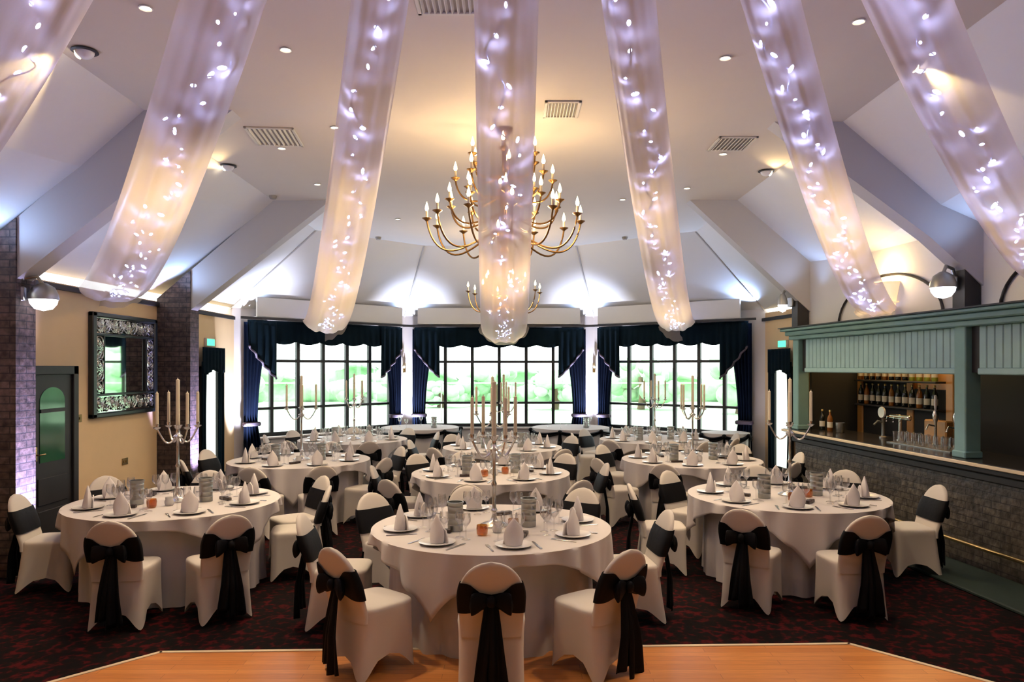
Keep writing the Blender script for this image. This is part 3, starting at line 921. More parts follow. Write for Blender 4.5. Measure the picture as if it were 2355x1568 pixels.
def cloth_chairless_items(x, y, z, nm):
    for k in range(5):
        a = 2*PI*k/5+.4
        glassP.place((x+.45*math.cos(a), y+.45*math.sin(a), z), 0, 'wine glass standing on the ' + nm, 'wine glasses on the ' + nm)
swag_table(-1.88, 15.4, .80, 'white clothed side table with black swags below the left window pier', '')
swag_table(1.20, 15.4, .80, 'white clothed side table with black swags below the right window pier', '')
swag_table(4.02, 14.15, .45, 'small white clothed side table with black swags near the garden door', '')
for (x, y, nm) in ((-1.88, 15.4, 'side table below the left pier'), (1.20, 15.4, 'side table below the right pier')):
    cloth_chairless_items(x, y, .785, nm)
    coolerP.place((x+.3, y-.2, .785), 0, 'steel wine cooler on the ' + nm, 'steel wine coolers')

# ------------------------------------------------------------------ ceiling drapes with fairy lights
HUB = Vector((.0, 1.3, 4.36))
def drape(end, w0, w1, sag, label, tail=.30, seed=0, cat='drape', nb=68, bright=1):
    end = Vector(end); d = end - HUB; hor = Vector((d.x, d.y, 0)); L = hor.length
    lat = Vector((-d.y, d.x, 0)).normalized()
    rr = random.Random(seed)
    ph = rr.uniform(0, 6)
    def ctr(t): return HUB + d*t - Vector((0, 0, 4*sag*t*(1-t)))
    m = MB()
    nu, nt_ = 36, 60
    def fn(u, v):
        t = min(1.0, v/.94); x = 2*u-1
        wd = w0 + (w1-w0)*t
        dep = wd*.36*(1 - .55*max(0, (t-.8)/.2))
        p = ctr(t) + lat*(wd/2*math.copysign(abs(x)**.85, x)) - Vector((0, 0, dep*math.sqrt(max(0, 1-x*x))))
        p += Vector((0, 0, 1))*(.02*wd*math.sin(x*9+ph) + .012*wd*math.sin(x*17+v*5+ph)) * (1-x*x)
        if v > .94:
            q = (v-.94)/.06
            p = p - Vector((0, 0, tail*q*(.35+.65*(1-abs(x))**.7 + .05*math.sin(x*14)))) + hor.normalized()*(-.04*q) + lat*(wd*.07*q*x)
        return tuple(p)
    m.grid(fn, nu, nt_)
    o = obj('ceiling_drape', m, M['sheer'], None, 80)
    tag(o, label, cat, 'sheer ceiling drapes')
    st = thing('fairy_light_string', 'bluish fairy lights inside the ' + label.replace('sheer ivory ceiling drape ', 'drape '), 'fairy lights', group='fairy light strings')
    pts = []
    for k in range(nb*2+1):
        t = .10 + .90*(k/(nb*2))
        wd = w0+(w1-w0)*t
        off = (.20*math.sin(t*37+ph) + .16*math.sin(t*143+seed))*wd*(1-.6*t)
        dep = wd*.36*(1 - .55*max(0, (t-.8)/.2))
        pts.append(ctr(t) + lat*off - Vector((0, 0, dep*.80 - abs(.10*wd*math.sin(t*61+seed)))))
    wi = MB(); wi.tube(pts, .004, 4); obj('wire', wi, M['wire'], st, 60)
    me = fairy_mesh; wd0 = w0
    for k in range(nb):
        b = bpy.data.objects.new('bulb', me); C.objects.link(b); b.parent = st
        b.location = pts[2*k+1] + lat*(wd0*rr.uniform(-.16, .16)) + Vector((0, 0, rr.uniform(-.01, .03)))
        b.rotation_euler = (rr.uniform(0, 3), rr.uniform(0, 3), rr.uniform(0, 3))
        s = rr.uniform(.7, 1.5); b.scale = (s, s, s*2.2)
_fb = MB(); _fb.ball((0, 0, 0), .0075, .0075, .0075, 8, 6)
_o = obj('bulb', _fb, M['fairy']); fairy_mesh = _o.data; bpy.data.objects.remove(_o)
drape((-5.13, 9.55, 2.97), .22, .72, .45, 'sheer ivory ceiling drape ending over the mirror wall', .10, 1)
drape((-3.84, 15.3, 2.97), .16, .84, .66, 'sheer ivory ceiling drape ending at the left bay window', .30, 2)
drape((-.18, 16.55, 2.97), .19, .98, .80, 'sheer ivory ceiling drape hanging in front of the large chandelier', .34, 3)
drape((3.42, 15.45, 2.97), .17, .70, .66, 'sheer ivory ceiling drape ending at the right bay window', .34, 4)
drape((4.42, 9.1, 2.72), .17, .44, .42, 'sheer ivory ceiling drape ending on the bar canopy', .10, 5)
drape((4.62, 6.3, 2.74), .22, .44, .36, 'sheer ivory ceiling drape passing over the near end of the bar', .10, 6, nb=52)
drape((-5.1, 5.9, 2.97), .20, .52, .40, 'sheer ivory ceiling drape crossing the top corner above the nearer brick pillar', .10, 7, nb=52)

# ------------------------------------------------------------------ chandeliers
def chandelier(cx, cy, tiers, z_low, z_top, label, cat='chandelier', scale=1.0):
    t = thing('chandelier', label, cat, (cx, cy, z_low))
    hh = z_top - z_low
    m = MB()
    m.lathe([(.012, .0), (.05, .03), (.025, .08), (.07, .14), (.09, .20), (.05, .27), (.025, .32), (.03, hh*.45), (.055, hh*.5), (.02, hh*.56), (.02, hh*.8), (.04, hh*.83), (.012, hh*.88), (.012, hh)], 20)
    m.lathe([(.012, hh-.10), (.07, hh-.05), (.09, hh)], 20)
    obj('column', m, M['brass'], t, 50)
    for (n, rad, zr, zc, drop, ph) in tiers:
        for k in range(n):
            a = 2*PI*k/n + ph
            pts = []
            for q in [j/18 for j in range(19)]:
                r = .03 + (rad-.03)*(1-(1-q)**1.8) if q < 1 else rad
                z = zr + (zc-zr)*q**2.6 - drop*math.sin(PI*min(1, q*1.02))**1.1
                pts.append((r*math.cos(a), r*math.sin(a), z))
            pts[-1] = (rad*math.cos(a), rad*math.sin(a), zc)
            p = MB(); p.tube(pts, .0105, 6); arm = obj('arm', p, M['brass'], t, 60)
            Tm = Matrix.Translation((rad*math.cos(a), rad*math.sin(a), zc))
            cu = MB(); cu.lathe([(.006, -.025), (.018, -.012), (.048, .008), (.050, .014), (.014, .012)], 14, Tm); obj('drip_cup', cu, M['brass'], arm, 50)
            sl = MB(); sl.lathe([(.013, .01), (.012, .085)], 10, Tm); obj('candle_sleeve', sl, M['flamesleeve'], arm, 50)
            fb = MB(); fb.lathe([(.008, .083), (.019, .105), (.017, .125), (.006, .165), (.0008, .18)], 10, Tm); obj('flame_bulb', fb, M['flame'], arm, 60)
    return t
CHY = 7.7
CHX = (1160-CX)/F*CHY
k_ = CHY/F
z_low = CAMZ + (845-585)*k_
tiers = [(12, .79, .28, CAMZ+(845-508)*k_-z_low, .26, .10), (10, .58, .42, CAMZ+(845-470)*k_-z_low, .14, .35), (8, .50, .60, CAMZ+(845-415)*k_-z_low, .08, .1), (6, .36, .80, CAMZ+(845-366)*k_-z_low, .05, .5)]
chandelier(CHX, CHY, tiers, z_low, ZF, 'large tiered brass chandelier of candle bulbs behind the middle drape')
zl2 = 2.85
chandelier(-.14, 13.6, [(8, .66, .25, 3.36-zl2, .14, .2), (5, .38, .45, 3.56-zl2, .06, .1)], zl2, ZF, 'smaller far chandelier of candle bulbs in front of the bay')

# ------------------------------------------------------------------ ceiling fittings
dl = [(335, 17), (657, 113), (1975, 48), (1668, 132), (770, 292), (648, 340), (1663, 353), (730, 423), (915, 503), (1580, 432), (1432, 458)]
def make_down():
    t = thing('downlight', 'x', 'ceiling light')
    m = MB(); m.lathe([(.024, 0), (.046, -.004), (.048, -.009), (.042, -.012), (.032, -.005)], 22, cap=False); obj('trim_ring', m, M['trimwhite'], t, 50)
    l = MB(); l.lathe([(.033, -.004), (.024, -.009), (.001, -.011)], 18); obj('lens', l, M['lens'], t, 50)
    return t
downP = Proto(make_down())
spots = []
def where(x, y):
    a = 'near the top edge' if y < 6 else 'above the front tables' if y < 8.2 else 'beside the large chandelier' if y < 11.2 else 'towards the bay'
    return a + (' on the mirror side' if x < 0 else ' on the bar side')
dlab = ['near the end of the leftmost drape', 'between the two drapes of the mirror side, nearest one', 'on the bar side, nearest one', 'left of the drape that ends on the bar canopy', 'beside the vent on the mirror side, right one', 'in front of the vent on the mirror side', 'in front of the vent on the bar side', 'left of the drape at the left bay window', 'left of the large chandelier', 'right of the drape at the right bay window', 'right of the large chandelier']
for (px, py), lb in zip(dl, dlab):
    p = at_z(px, py, ZF)
    downP.place(p, 0, 'small recessed ceiling downlight ' + lb, 'recessed downlights')
    spots.append(p)
def make_eye():
    t = thing('eyeball_spotlight', 'x', 'ceiling light')
    m = MB(); m.lathe([(.05, 0), (.095, -.006), (.098, -.014), (.075, -.02), (.07, -.01)], 24, cap=False); obj('trim_ring', m, M['blackwood'], t, 50)
    b = MB(); b.ball((0, 0, -.01), .07, .07, .06, 18, 12); obj('eyeball', b, M['trimwhite'], t, 50)
    l = MB(); l.lathe([(.035, 0), (.02, .012), (.001, .014)], 16, Matrix.Translation((0, 0, -.01)) @ Matrix.Rotation(R(115), 4, 'Y') @ Matrix.Translation((0, 0, .062))); obj('lens', l, M['lens'], t, 50)
    return t
eyeP = Proto(make_eye())
eyes = []
for px, py, lb, rz in ((195, 115, 'shining on the slope above the nearer brick pillar', PI), (525, 380, 'beside the drape of the mirror side', PI), (2090, 148, 'nearest on the bar side', 0), (1762, 392, 'beside the drape that ends on the canopy', 0)):
    p = at_z(px, py, ZF); eyeP.place(p, rz, 'dark ringed eyeball spotlight ' + lb, 'eyeball spotlights'); eyes.append((p, rz))
sd = MB(); sd.lathe([(.001, -.05), (.04, -.048), (.05, -.03), (.055, -.006), (.055, 0)], 20)
so = obj('smoke_detector', sd, M['ventdark'], None, 40); so['category'] = 'smoke detector'
sdP = Proto(so)
for px, py, lb in ((628, 450, 'above the farther brick pillar beam'), (1672, 462, 'by the right end beam'), (870, 545, 'left of the chandelier'), (1437, 545, 'right of the chandelier')):
    sdP.place(at_z(px, py, ZF), 0, 'small dark round detector on the ceiling ' + lb, 'ceiling detectors')
def vent(px, py, w, l, label, dark=False, rz=0):
    p = at_z(px, py, ZF)
    t = thing('ceiling_vent', label, 'vent', p, rz, 'ceiling vents')
    fr = MB()
    fr.box(-w/2, w/2, -l/2, -l/2+.03, -.018, 0, None, .004); fr.box(-w/2, w/2, l/2-.03, l/2, -.018, 0, None, .004)
    fr.box(-w/2, -w/2+.03, -l/2, l/2, -.018, 0, None, .004); fr.box(w/2-.03, w/2, -l/2, l/2, -.018, 0, None, .004)
    obj('frame', fr, M['grille'], t, 0)
    bk = MB(); bk.box(-w/2+.02, w/2-.02, -l/2+.02, l/2-.02, -.004, -.001); obj('backing', bk, M['ventdark'], t, 0)
    s = MB(); n = 9
    for k in range(n):
        x = -w/2+.05 + (w-.1)*k/(n-1)
        s.box(-.004, .004, -l/2+.03, l/2-.03, -.03, 0, Matrix.Translation((x, 0, -.004)) @ Matrix.Rotation(R(35), 4, 'Y') @ Matrix.Translation((0, 0, .01)))
    obj('slats', s, M['grille'], t, 0)
vent(632, 313, .50, .62, 'square ceiling vent on the mirror side behind a downlight', rz=R(6))
vent(1292, 250, .34, .45, 'small ceiling vent beside the top of the middle drape')
vent(1684, 329, .42, .50, 'dark edged ceiling vent on the bar side')
vent(1027, 6, .42, .30, 'wide slotted ceiling vent at the top between two drapes')

# ------------------------------------------------------------------ sconces and uplighters
def sconce(loc, rz, label, r=.13):
    t = thing('wall_sconce', label, 'wall lamp', loc, rz, 'round wall lamps')
    a = MB(); a.box(-.05, .05, -.10, .0, -.02, .12, None, .01); a.tube([(0, -.06, .10), (0, -.02, .2), (.0, .1, .22), (0, .15, .14)], .018, 8); obj('bracket', a, M['steel'], t, 40)
    s = MB(); s.lathe([(.03, .16), (r*.75, .12), (r, .05), (r*1.03, .0), (r, 0), (r*.9, .06), (.02, .14)], 24, Matrix.Translation((0, .15, 0)), cap=False); obj('hood', s, M['steel'], t, 50)
    b = MB(); b.lathe([(r*.96, .0), (r*.9, -.04), (r*.6, -.09), (.002, -.11)], 24, Matrix.Translation((0, .15, .0))); obj('lit_bowl', b, M['lampglow'], t, 50)
sconce((-4.70, 7.26, 2.66), R(-70), 'round lamp with a glowing white bowl on the nearer brick pillar')
p = MBAR @ Vector((3.50, -.12, 2.80)); sconce(p, R(120), 'round lamp with a glowing white bowl on the nearer bar post', .12)
p = MBAR @ Vector((-.04, -.12, 2.92)); sconce(p, R(120), 'small round lamp at the top of the farther bar post', .07)
# warm plaster wall light in the arch above the bar
p = MBAR @ Vector((2.12, .10, 2.68))
t = thing('plaster_uplighter', 'warm plaster uplighter inside the arch above the bar canopy', 'wall lamp', p, R(174.5))
m = MB()
m.grid(lambda u, v: ((.05+.14*v**1.3)*math.cos(PI*u), (.05+.10*v**1.3)*math.sin(PI*u), .34*v), 20, 8)
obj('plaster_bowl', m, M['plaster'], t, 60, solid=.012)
m = MB()
for s in (-1, 1): m.ball((.07*s, .075, .20), .022, .012, .022, 10, 6)
m.box(-.15, .15, .06, .13, .09, .105, None, .004)
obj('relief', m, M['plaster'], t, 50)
bl = MB(); bl.ball((0, .07, .32), .022, .022, .04, 12, 8); obj('bulb', bl, M['flame'], t, 60)
# small gold lights on the window piers
for (x, y, ang, lb) in ((-2.43, 16.96, 0, 'left'), (1.85, 16.96, 0, 'right')):
    t = thing('pier_sconce', 'slim brass wall light on the ' + lb + ' window pier', 'wall lamp', (x, y, 1.98), 0)
    m = MB(); m.box(-.03, .03, -.02, .02, -.10, .12, None, .008); m.tube([(0, -.02, -.05), (0, -.07, -.06), (0, -.08, .0)], .010, 8); obj('backplate', m, M['brassbright'], t, 40)
    m = MB(); m.lathe([(.02, .0), (.035, .05), (.02, .12), (.001, .13)], 14, Matrix.Translation((0, -.08, 0))); obj('shade', m, M['flamesleeve'], t, 50)

# ------------------------------------------------------------------ bar
bar = thing('bar_counter', 'long brick fronted bar counter with polished dark top', 'bar')
def bpart(name, mb, mat, parent=bar, smooth=0, **k): return obj(name, mb, mat, parent, smooth, **k)
LX0, LX1 = -.10, 12.0
m = MB(); m.box(LX0, LX1, 0, .16, .0, .90, MBAR); bpart('brick_front', m, M['barbrick'])
m = MB(); m.box(LX0-.02, LX1, -.05, .18, .90, .98, MBAR, .012); m.box(LX0-.04, LX1, -.10, .18, .98, 1.045, MBAR, .015); bpart('dark_moulding', m, M['blackwood'])
m = MB(); m.box(LX0-.08, LX1, -.17, .66, 1.045, 1.09, MBAR, .015); bpart('countertop', m, M['countertop'])
m = MB(); m.box(LX0-.08, LX1, -.185, -.165, 1.05, 1.085, MBAR, .006); bpart('counter_edge_strip', m, M['edge'])
m = MB(); m.tube([MBAR @ Vector((LX0, -.12, .27)), MBAR @ Vector((LX1, -.12, .27))], .022, 10); bpart('foot_rail', m, M['brassbright'], smooth=60)
for k in range(9):
    m = MB(); x = .2+1.4*k; m.tube([MBAR @ Vector((x, 0, .27)), MBAR @ Vector((x, -.12, .27))], .014, 8); bpart('rail_bracket', m, M['brassbright'], smooth=60)
m = MB(); m.box(-.2, 12.2, -.62, -.01, 0, .035, MBAR, .01); struct('floor_border', m, M['barfloor'], 'dark green floor border along the foot of the bar')

can = thing('bar_canopy', 'teal painted wooden bar canopy with boarded shutters and posts', 'canopy')
m = MB(); m.box(-.16, 12, -.14, .12, 2.47, 2.535, MBAR, .012); m.box(-.20, 12, -.20, .14, 2.535, 2.575, MBAR, .01); m.box(-.14, 12, -.09, .12, 2.41, 2.47, MBAR, .01); obj('fascia', m, M['teal'], can, 0)
m = MB(); m.box(-.22, 12, -.22, .16, 2.575, 2.59, MBAR); obj('fascia_cap', m, M['blackwood'], can, 0)
for k in range(3):
    x = 3.52*k
    m = MB(); m.box(x-.085, x+.085, -.05, .12, 1.09, 2.42, MBAR, .01); m.box(x-.10, x+.10, -.065, .13, 1.09, 1.16, MBAR, .01)
    obj('post', m, M['teal'], can, 0)
    m = MB(); m.box(x+.085, x+.20, .02, .12, 1.95, 2.42, MBAR); obj('shutter_stop', m, M['blackwood'], can, 0)
    if k < 3:
        m = MB(); nn = 30; x0, x1 = x+.21, x+3.42
        for q in range(nn):
            a = x0+(x1-x0)*q/nn; b = x0+(x1-x0)*(q+1)/nn-.006
            m.box(a, b, .0, .03, 1.99, 2.41, MBAR, .008)
        m.box(x0, x1, .025, .035, 1.99, 2.41, MBAR)
        obj('plank_shutter', m, M['tealpale'], can, 0)
        m = MB(); m.box(x0, x1, -.02, .05, 1.93, 1.995, MBAR, .01); obj('shutter_rail', m, M['tealpale'], can, 0)

# back bar: warm panel, shelves, bottles
bb = thing('back_bar', 'back bar cabinet with shelves and varnished wood panels behind the counter', 'cabinet')
m = MB(); m.box(-.05, 2.10, .98, 1.01, .9, 2.5, MBAR)
for x in (.03, 1.22, 2.0): m.box(x-.07, x+.07, .93, .99, .9, 2.5, MBAR, .01)
obj('wood_panel', m, M['warmpanel'], bb, 0)
m = MB(); m.box(-.05, 3.9, .72, 1.01, 0, .95, MBAR, .01); obj('base_cabinet', m, M['blackwood'], bb, 0)
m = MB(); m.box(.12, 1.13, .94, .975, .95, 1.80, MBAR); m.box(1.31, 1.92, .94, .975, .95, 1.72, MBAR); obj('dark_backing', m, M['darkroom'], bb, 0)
for z in (1.45, 1.80):
    m = MB(); m.box(.10, 1.93, .80, .95, z, z+.025, MBAR, .005); obj('shelf', m, M['blackwood'], bb, 0)
def make_bottle(mat):
    t = thing('bottle', 'x', 'bottle')
    m = MB(); m.lathe([(.034, 0), (.037, .006), (.037, .17), (.030, .205), (.014, .235), (.013, .275), (.015, .28), (.015, .29)], 16); obj('glass_body', m, mat, t, 50)
    m = MB(); m.lathe([(.0155, .272), (.0155, .297), (.012, .30)], 12); obj('cap', m, M['foil'], t, 50)
    m = MB(); m.lathe([(.0378, .05), (.0378, .13)], 16, cap=False); obj('paper_label', m, M['label'], t, 50)
    return t
bP = [Proto(make_bottle(M['bottle'])), Proto(make_bottle(M['bottleamber'])), Proto(make_bottle(M['bottlegreen']))]
ordw = ['first', 'second', 'third', 'fourth', 'fifth', 'sixth', 'seventh', 'eighth', 'ninth', 'tenth', 'eleventh', 'twelfth']
for row, z in enumerate((1.8265, 1.4765)):
    for k in range(12):
        x = .16 + k*.15
        kind = 2 if (row == 0 and k >= 8) else (1 if (k*3+row) % 4 == 0 else 0)
        q = MBAR @ Vector((x, .875, z))
        bP[kind].place(q, rnd.uniform(0, 6), ('dark', 'amber', 'yellow green')[kind] + ' bottle on the ' + ('upper', 'lower')[row] + ' back bar shelf, ' + ordw[k] + ' from the far end', 'bottles on the back bar shelves')
for x, y, k, lb in ((.12, .30, 0, 'dark champagne bottle standing alone at the far end of the counter'), (.34, .30, 1, 'amber bottle on the counter beside the dark champagne bottle')):
    bP[k].place(MBAR @ Vector((x, y, 1.09)), 0, lb, 'bottles on the counter')
def make_tumbler():
    m = MB(); m.lathe([(.028, 0), (.03, .004), (.037, .13), (.0345, .13), (.028, .01), (.001, .008)], 14)
    return simple('beer_glass', m, M['glass'], 'glass', 50)
tumP = Proto(make_tumbler())
for k in range(16):
    r_, c_ = divmod(k, 8)
    tumP.place(MBAR @ Vector((2.05+c_*.13, .21+r_*.11, 1.101)), 0, 'beer glass on the drip tray, ' + ('front', 'rear')[r_] + ' row, ' + ordw[c_] + ' from the far end', 'beer glasses on the counter')
m = MB(); m.box(1.95, 3.1, .15, .51, 1.09, 1.10, MBAR, .003); tag(obj('drip_tray', m, M['steel'], None, 0), 'steel drip tray under the beer glasses on the bar', 'tray')
def font(x, label, kind):
    t = thing('beer_font', label, 'beer tap')
    B = MBAR @ Matrix.Translation((x, .44, 1.10 if x > 2 else 1.09))
    if kind == 0:
        m = MB(); m.lathe([(.05, 0), (.05, .015), (.022, .03), (.022, .24), (.03, .25)], 16, B); m.tube([B @ Vector(p) for p in ((0, 0, .2), (0, -.08, .22), (0, -.13, .17))], .013, 8); obj('column', m, M['steel'], t, 50)
        m = MB(); m.lathe([(.001, -.012), (.07, -.012), (.075, 0), (.07, .012), (.001, .012)], 24, B @ Matrix.Translation((0, -.02, .33)) @ Matrix.Rotation(R(90), 4, 'X')); obj('round_badge', m, M['china'], t, 50)
    elif kind == 1:
        m = MB(); m.lathe([(.045, 0), (.045, .012), (.02, .03), (.02, .27)], 16, B); m.box(-.20, .20, -.03, .03, .26, .32, B, .015); obj('column', m, M['silver'], t, 40)
        for s in (-.14, 0, .14):
            m = MB(); m.tube([B @ Vector(p) for p in ((s, -.02, .29), (s, -.09, .29), (s, -.10, .23))], .010, 8); obj('spout', m, M['silver'], t, 50)
    else:
        m = MB(); m.lathe([(.04, 0), (.04, .012), (.016, .03), (.016, .26), (.03, .30), (.034, .36), (.02, .40)], 16, B); m.tube([B @ Vector(p) for p in ((0, 0, .22), (0, -.09, .24), (0, -.12, .18))], .011, 8); obj('column', m, M['silver'], t, 50)
        m = MB(); m.lathe([(.010, .39), (.016, .45), (.018, .56), (.010, .58)], 12, B); obj('tap_handle', m, M['china'], t, 50)
font(1.42, 'beer font with a round white badge on the bar', 0)
font(1.78, 'wide silver beer font with three spouts on the bar', 1)
font(2.45, 'slim silver beer tap with a white handle above the glasses', 2)
font(2.80, 'slim silver beer tap nearest the green bar post', 2)
m = MB(); m.lathe([(.05, 0), (.055, .005), (.062, .14), (.058, .14), (.05, .01), (.001, .008)], 18, MBAR @ Matrix.Translation((.62, .3, 1.09))); tag(obj('ice_bucket', m, M['steel'], None, 50), 'small steel ice bucket on the bar beside the amber bottle', 'ice bucket')
m = MB()
m.box(2.1, 2.5, .53, .63, 1.09, 1.38, MBAR, .015)
tag(obj('glass_washer_basket', m, M['warmpanel'], None, 0), 'wooden box behind the beer glasses on the bar', 'crate')

# ------------------------------------------------------------------ outside
m = MB(); m.box(-60, 60, 17.3, 110, -.5, -.35); struct('ground_lawn', m, M['lawn'], 'bright lawn outside the bay windows')
m = MB(); m.box(-16, 16, 17.3, 21.5, -.35, -.12); struct('ground_terrace', m, M['paving'], 'pale terrace outside the bay windows')
rl = thing('terrace_railing', 'thin terrace railing outside the bay windows', 'railing')
m = MB(); m.tube([(-14, 21.3, 1.56), (14, 21.3, 1.56)], .022, 6); obj('handrail', m, M['steel'], rl, 60)
for k in range(15):
    m = MB(); m.tube([(-14+2*k, 21.3, -.12), (-14+2*k, 21.3, 1.56)], .018, 6); obj('post', m, M['steel'], rl, 60)
tspec = [(-15, 42, 2.8, 2.2, 'rounded tree beyond the left window, farthest from the middle'), (-9.5, 48, 2.4, 1.6, 'low bushy tree beyond the left window'), (-4.2, 44, 1.7, 1.3, 'small bushy tree beyond the middle window, mirror side'), (-1, 46, 2.4, 2.2, 'rounded tree beyond the centre of the middle window'), (2.4, 42, 1.8, 1.8, 'rounded tree beyond the middle window, bar side'), (7.2, 42, 2.4, 2.6, 'tall rounded tree beyond the right window'), (11.5, 38, 2.4, 3.0, 'full green tree beyond the bar end of the right window'), (15.5, 47, 3.0, 3.6, 'tallest tree beyond the right window')]
for (x, y, r, h, lb) in tspec:
    t = thing('tree', lb, 'tree', (x, y, -.35), 0, 'trees beyond the windows')
    m = MB(); m.tube([(0, 0, 0), (.1, 0, h*.3), (0, .1, h*.7)], [.22, .18, .12], 8); obj('trunk', m, M['bark'], t, 60)
    cr = MB(); rr = random.Random(int(x*10))
    for k in range(22):
        a = rr.uniform(0, 2*PI); e = rr.uniform(-.7, 1); q = rr.uniform(.3, .9)
        s = r*rr.uniform(.14, .32)
        cr.ball((r*q*math.cos(a)*math.cos(e), r*q*math.sin(a)*math.cos(e), h*.6+h*.45*math.sin(e)), s, s, s*.8, 10, 7)
    obj('crown', cr, M['leaf'], t, 80)
m = MB()
m.grid(lambda u, v: (-40+80*u, 52+1.2*math.sin(u*90)*math.sin(v*PI), -.4+(2.0+.4*math.sin(u*37)+.3*math.sin(u*91))*math.sin(v*PI/2)), 200, 8)
tag(obj('hedge', m, M['leaf'], None, 80, solid=.3), 'long green hedge at the far edge of the lawn', 'hedge')

# ------------------------------------------------------------------ lights
def light(kind, loc, energy, col, size=.1, aim=None, angle=None, blend=.6, name='lamp', sy=None):
    d = bpy.data.lights.new(name, kind); d.energy = energy; d.color = col
    if kind == 'AREA':
        d.size = size
        if sy: d.shape = 'RECTANGLE'; d.size_y = sy
    elif kind != 'SUN': d.shadow_soft_size = size
    if kind == 'SPOT' and angle: d.spot_size = R(angle); d.spot_blend = blend
    o = bpy.data.objects.new(name, d); C.objects.link(o); o.location = loc
    if aim is not None:
        v = Vector(aim) - Vector(loc); o.rotation_euler = v.to_track_quat('-Z', 'Y').to_euler()
    return o
WARM = (1.0, .78, .50); COOL = (.36, .54, 1.0); LILAC = (.55, .50, 1.0)
S = 1.0
for p in spots:
    light('SPOT', p - Vector((0, 0, .03)), 185*S, WARM, .05, p - Vector((0, 0, 4)), 110, .8, 'downlight_and_fill_beam')
for (x, y) in [(-2.4, 2.6), (0, 2.2), (2.4, 2.6), (-2.4, .2), (0, -.4), (2.4, .2), (-2.2, -2.4), (2.2, -2.4)]:  # unseen spots added around the camera as front fill
    light('SPOT', (x, y, ZF-.03), 11*S, WARM, .06, (x, y, 0), 150, .9, 'downlight_and_fill_beam')
def eye_aim(p, s):
    if p.y > 9 and p.x < 0: return (-2.95, 6.4, 3.4)
    if p.y > 9: return (2.7, 6.3, 3.5)
    return p + Vector((s*1.4, -.1, -.98))
for p, rz in eyes:
    s = -1 if rz > 1 else 1
    light('SPOT', p + Vector((s*.08, 0, -.06)), 70*S, (1, .70, .34), .03, eye_aim(p, s), 75, .5, 'eyeball_beam')
for k in range(6):
    a = 2*PI*k/6
    light('POINT', (CHX+.45*math.cos(a), CHY+.45*math.sin(a), z_low+.30), 21*S, (1, .72, .44), .10, name='chandelier_glow')
for x, y in ((-2.0, 2.5), (2.0, 2.5), (0, .2)): light('POINT', (x, y, 3.7), 9*S, (1, .76, .50), .25, name='rear_fill_glow')  # unseen fill points added overhead to lift the room, no chandelier there
light('POINT', (-.14, 13.6, 3.35), 90*S, (1, .72, .42), .2, name='chandelier_glow')
# uplighters on the cove at the bay corners and at the pillar and post tops
cor = [((-5.26, 14.05), 1), ((-2.43, 17.0), 1), ((1.85, 17.0), 1), ((4.87, 14.5), 1)]
for (x, y), s in cor:
    c = Vector((-.2-x, 12.0-y, 0)).normalized()
    p = Vector((x, y, 3.26)) + c*.30
    light('SPOT', p, 240*S, COOL, .05, p + c*.7 + Vector((0, 0, 1.2)), 150, .7, 'cove_uplight')
    p2 = Vector((x, y, .15)) + c*.55
    light('SPOT', p2, 1300*S, (.72, .76, 1.0), .06, p2 + Vector((0, 0, 3)) - c*.55, 50, .8, 'pier_uplight')
for yp in (7.13, 11.0):
    light('SPOT', (-4.95, yp-.22, 3.02), 48*S, COOL, .06, (-4.0, yp-.75, 4.2), 140, .7, 'pillar_uplight')
    light('SPOT', (-4.95, yp+.50, 3.02), 48*S, COOL, .06, (-4.0, yp+.8, 4.2), 140, .7, 'pillar_uplight')
    light('SPOT', (-4.30, yp+.14, .12), 1500*S, LILAC, .05, (-4.71, yp+.18, .95), 42, .7, 'pillar_wash')
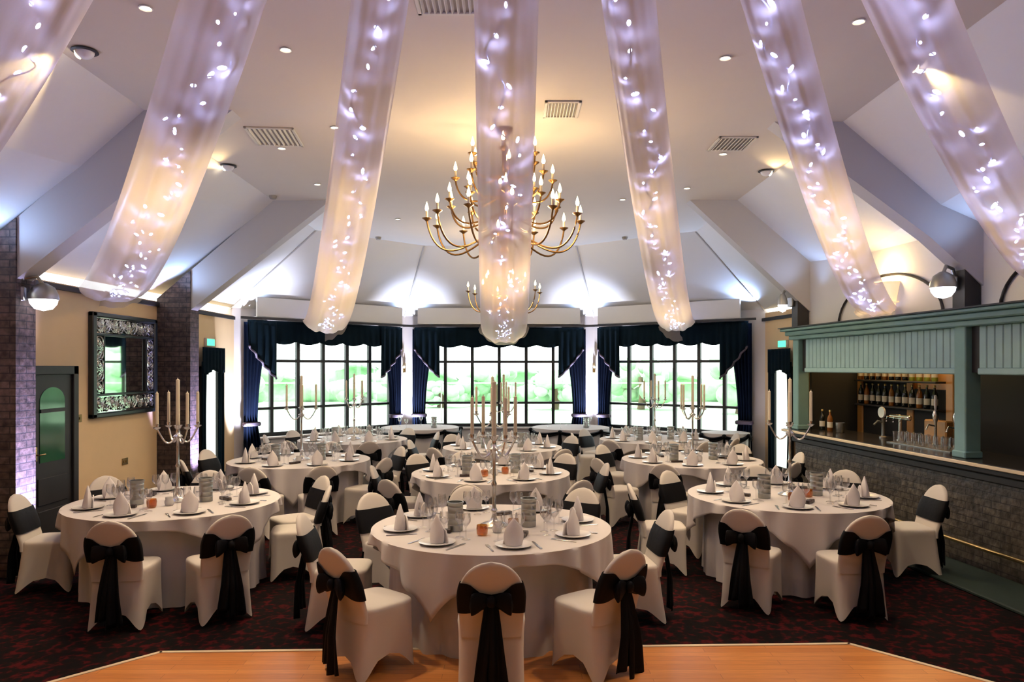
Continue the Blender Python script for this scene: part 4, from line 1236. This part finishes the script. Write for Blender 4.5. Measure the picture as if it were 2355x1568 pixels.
for lx in (0.0, 3.52):
    for s in (-.42, .42):
        q = MBAR @ Vector((lx+s, -.02, 3.02)); e = MBAR @ Vector((lx+s*1.8, -.9, 4.3))
        light('SPOT', q, 20*S, COOL, .06, e, 140, .7, 'post_uplight')
q = MBAR @ Vector((2.12, -.10, 3.10)); light('POINT', q, 22*S, (1, .68, .32), .05, name='plaster_glow')
for x in (.3, 1.2, 1.9):
    q = MBAR @ Vector((x, .78, 2.38)); light('POINT', q, 9*S, (1, .62, .25), .08, name='backbar_glow')
q = MBAR @ Vector((2.2, .4, 2.3)); light('POINT', q, 3*S, (1, .8, .55), .06, name='bar_lamp')
q = MBAR @ Vector((3.4, -1.0, 3.0)); light('SPOT', q, 60*S, LILAC, .05, MBAR @ Vector((3.4, 0, .82)), 22, .6, 'bar_reflection_spot')  # added spot without a fixture, stands in for a lilac reflection

# daylight
wd = bpy.data.worlds.new('sky'); bpy.context.scene.world = wd; wd.use_nodes = True
bg = wd.node_tree.nodes['Background']; bg.inputs['Color'].default_value = (.93, .98, 1.0, 1); bg.inputs['Strength'].default_value = 5.0
light('SUN', (0, 60, 30), 8.0, (1, .97, .9), 0, (8, 60, 0), name='sun').data.angle = R(2)
for Mx, L in FM:
    d = bpy.data.lights.new('window_portal', 'AREA'); d.shape = 'RECTANGLE'; d.size = L-.6; d.size_y = 2.14
    d.cycles.is_portal = True
    o = bpy.data.objects.new('window_portal', d); C.objects.link(o)
    o.matrix_world = Mx @ Matrix.Translation((L/2, .22, 1.73)) @ Matrix.Rotation(R(-90), 4, 'X')

# ------------------------------------------------------------------ render settings
sc = bpy.context.scene
sc.view_settings.view_transform = 'Standard'; sc.view_settings.look = 'None'
sc.view_settings.gamma = 1.0; sc.view_settings.use_curve_mapping = False
sc.view_settings.exposure = 0.0
cy = sc.cycles
cy.use_denoising = True
cy.use_adaptive_sampling = True; cy.adaptive_threshold = .06; cy.light_sampling_threshold = .03
cy.max_bounces = 6; cy.diffuse_bounces = 3; cy.glossy_bounces = 3; cy.transmission_bounces = 3; cy.transparent_max_bounces = 10
cy.caustics_reflective = False; cy.caustics_refractive = False
cy.sample_clamp_indirect = 4.0
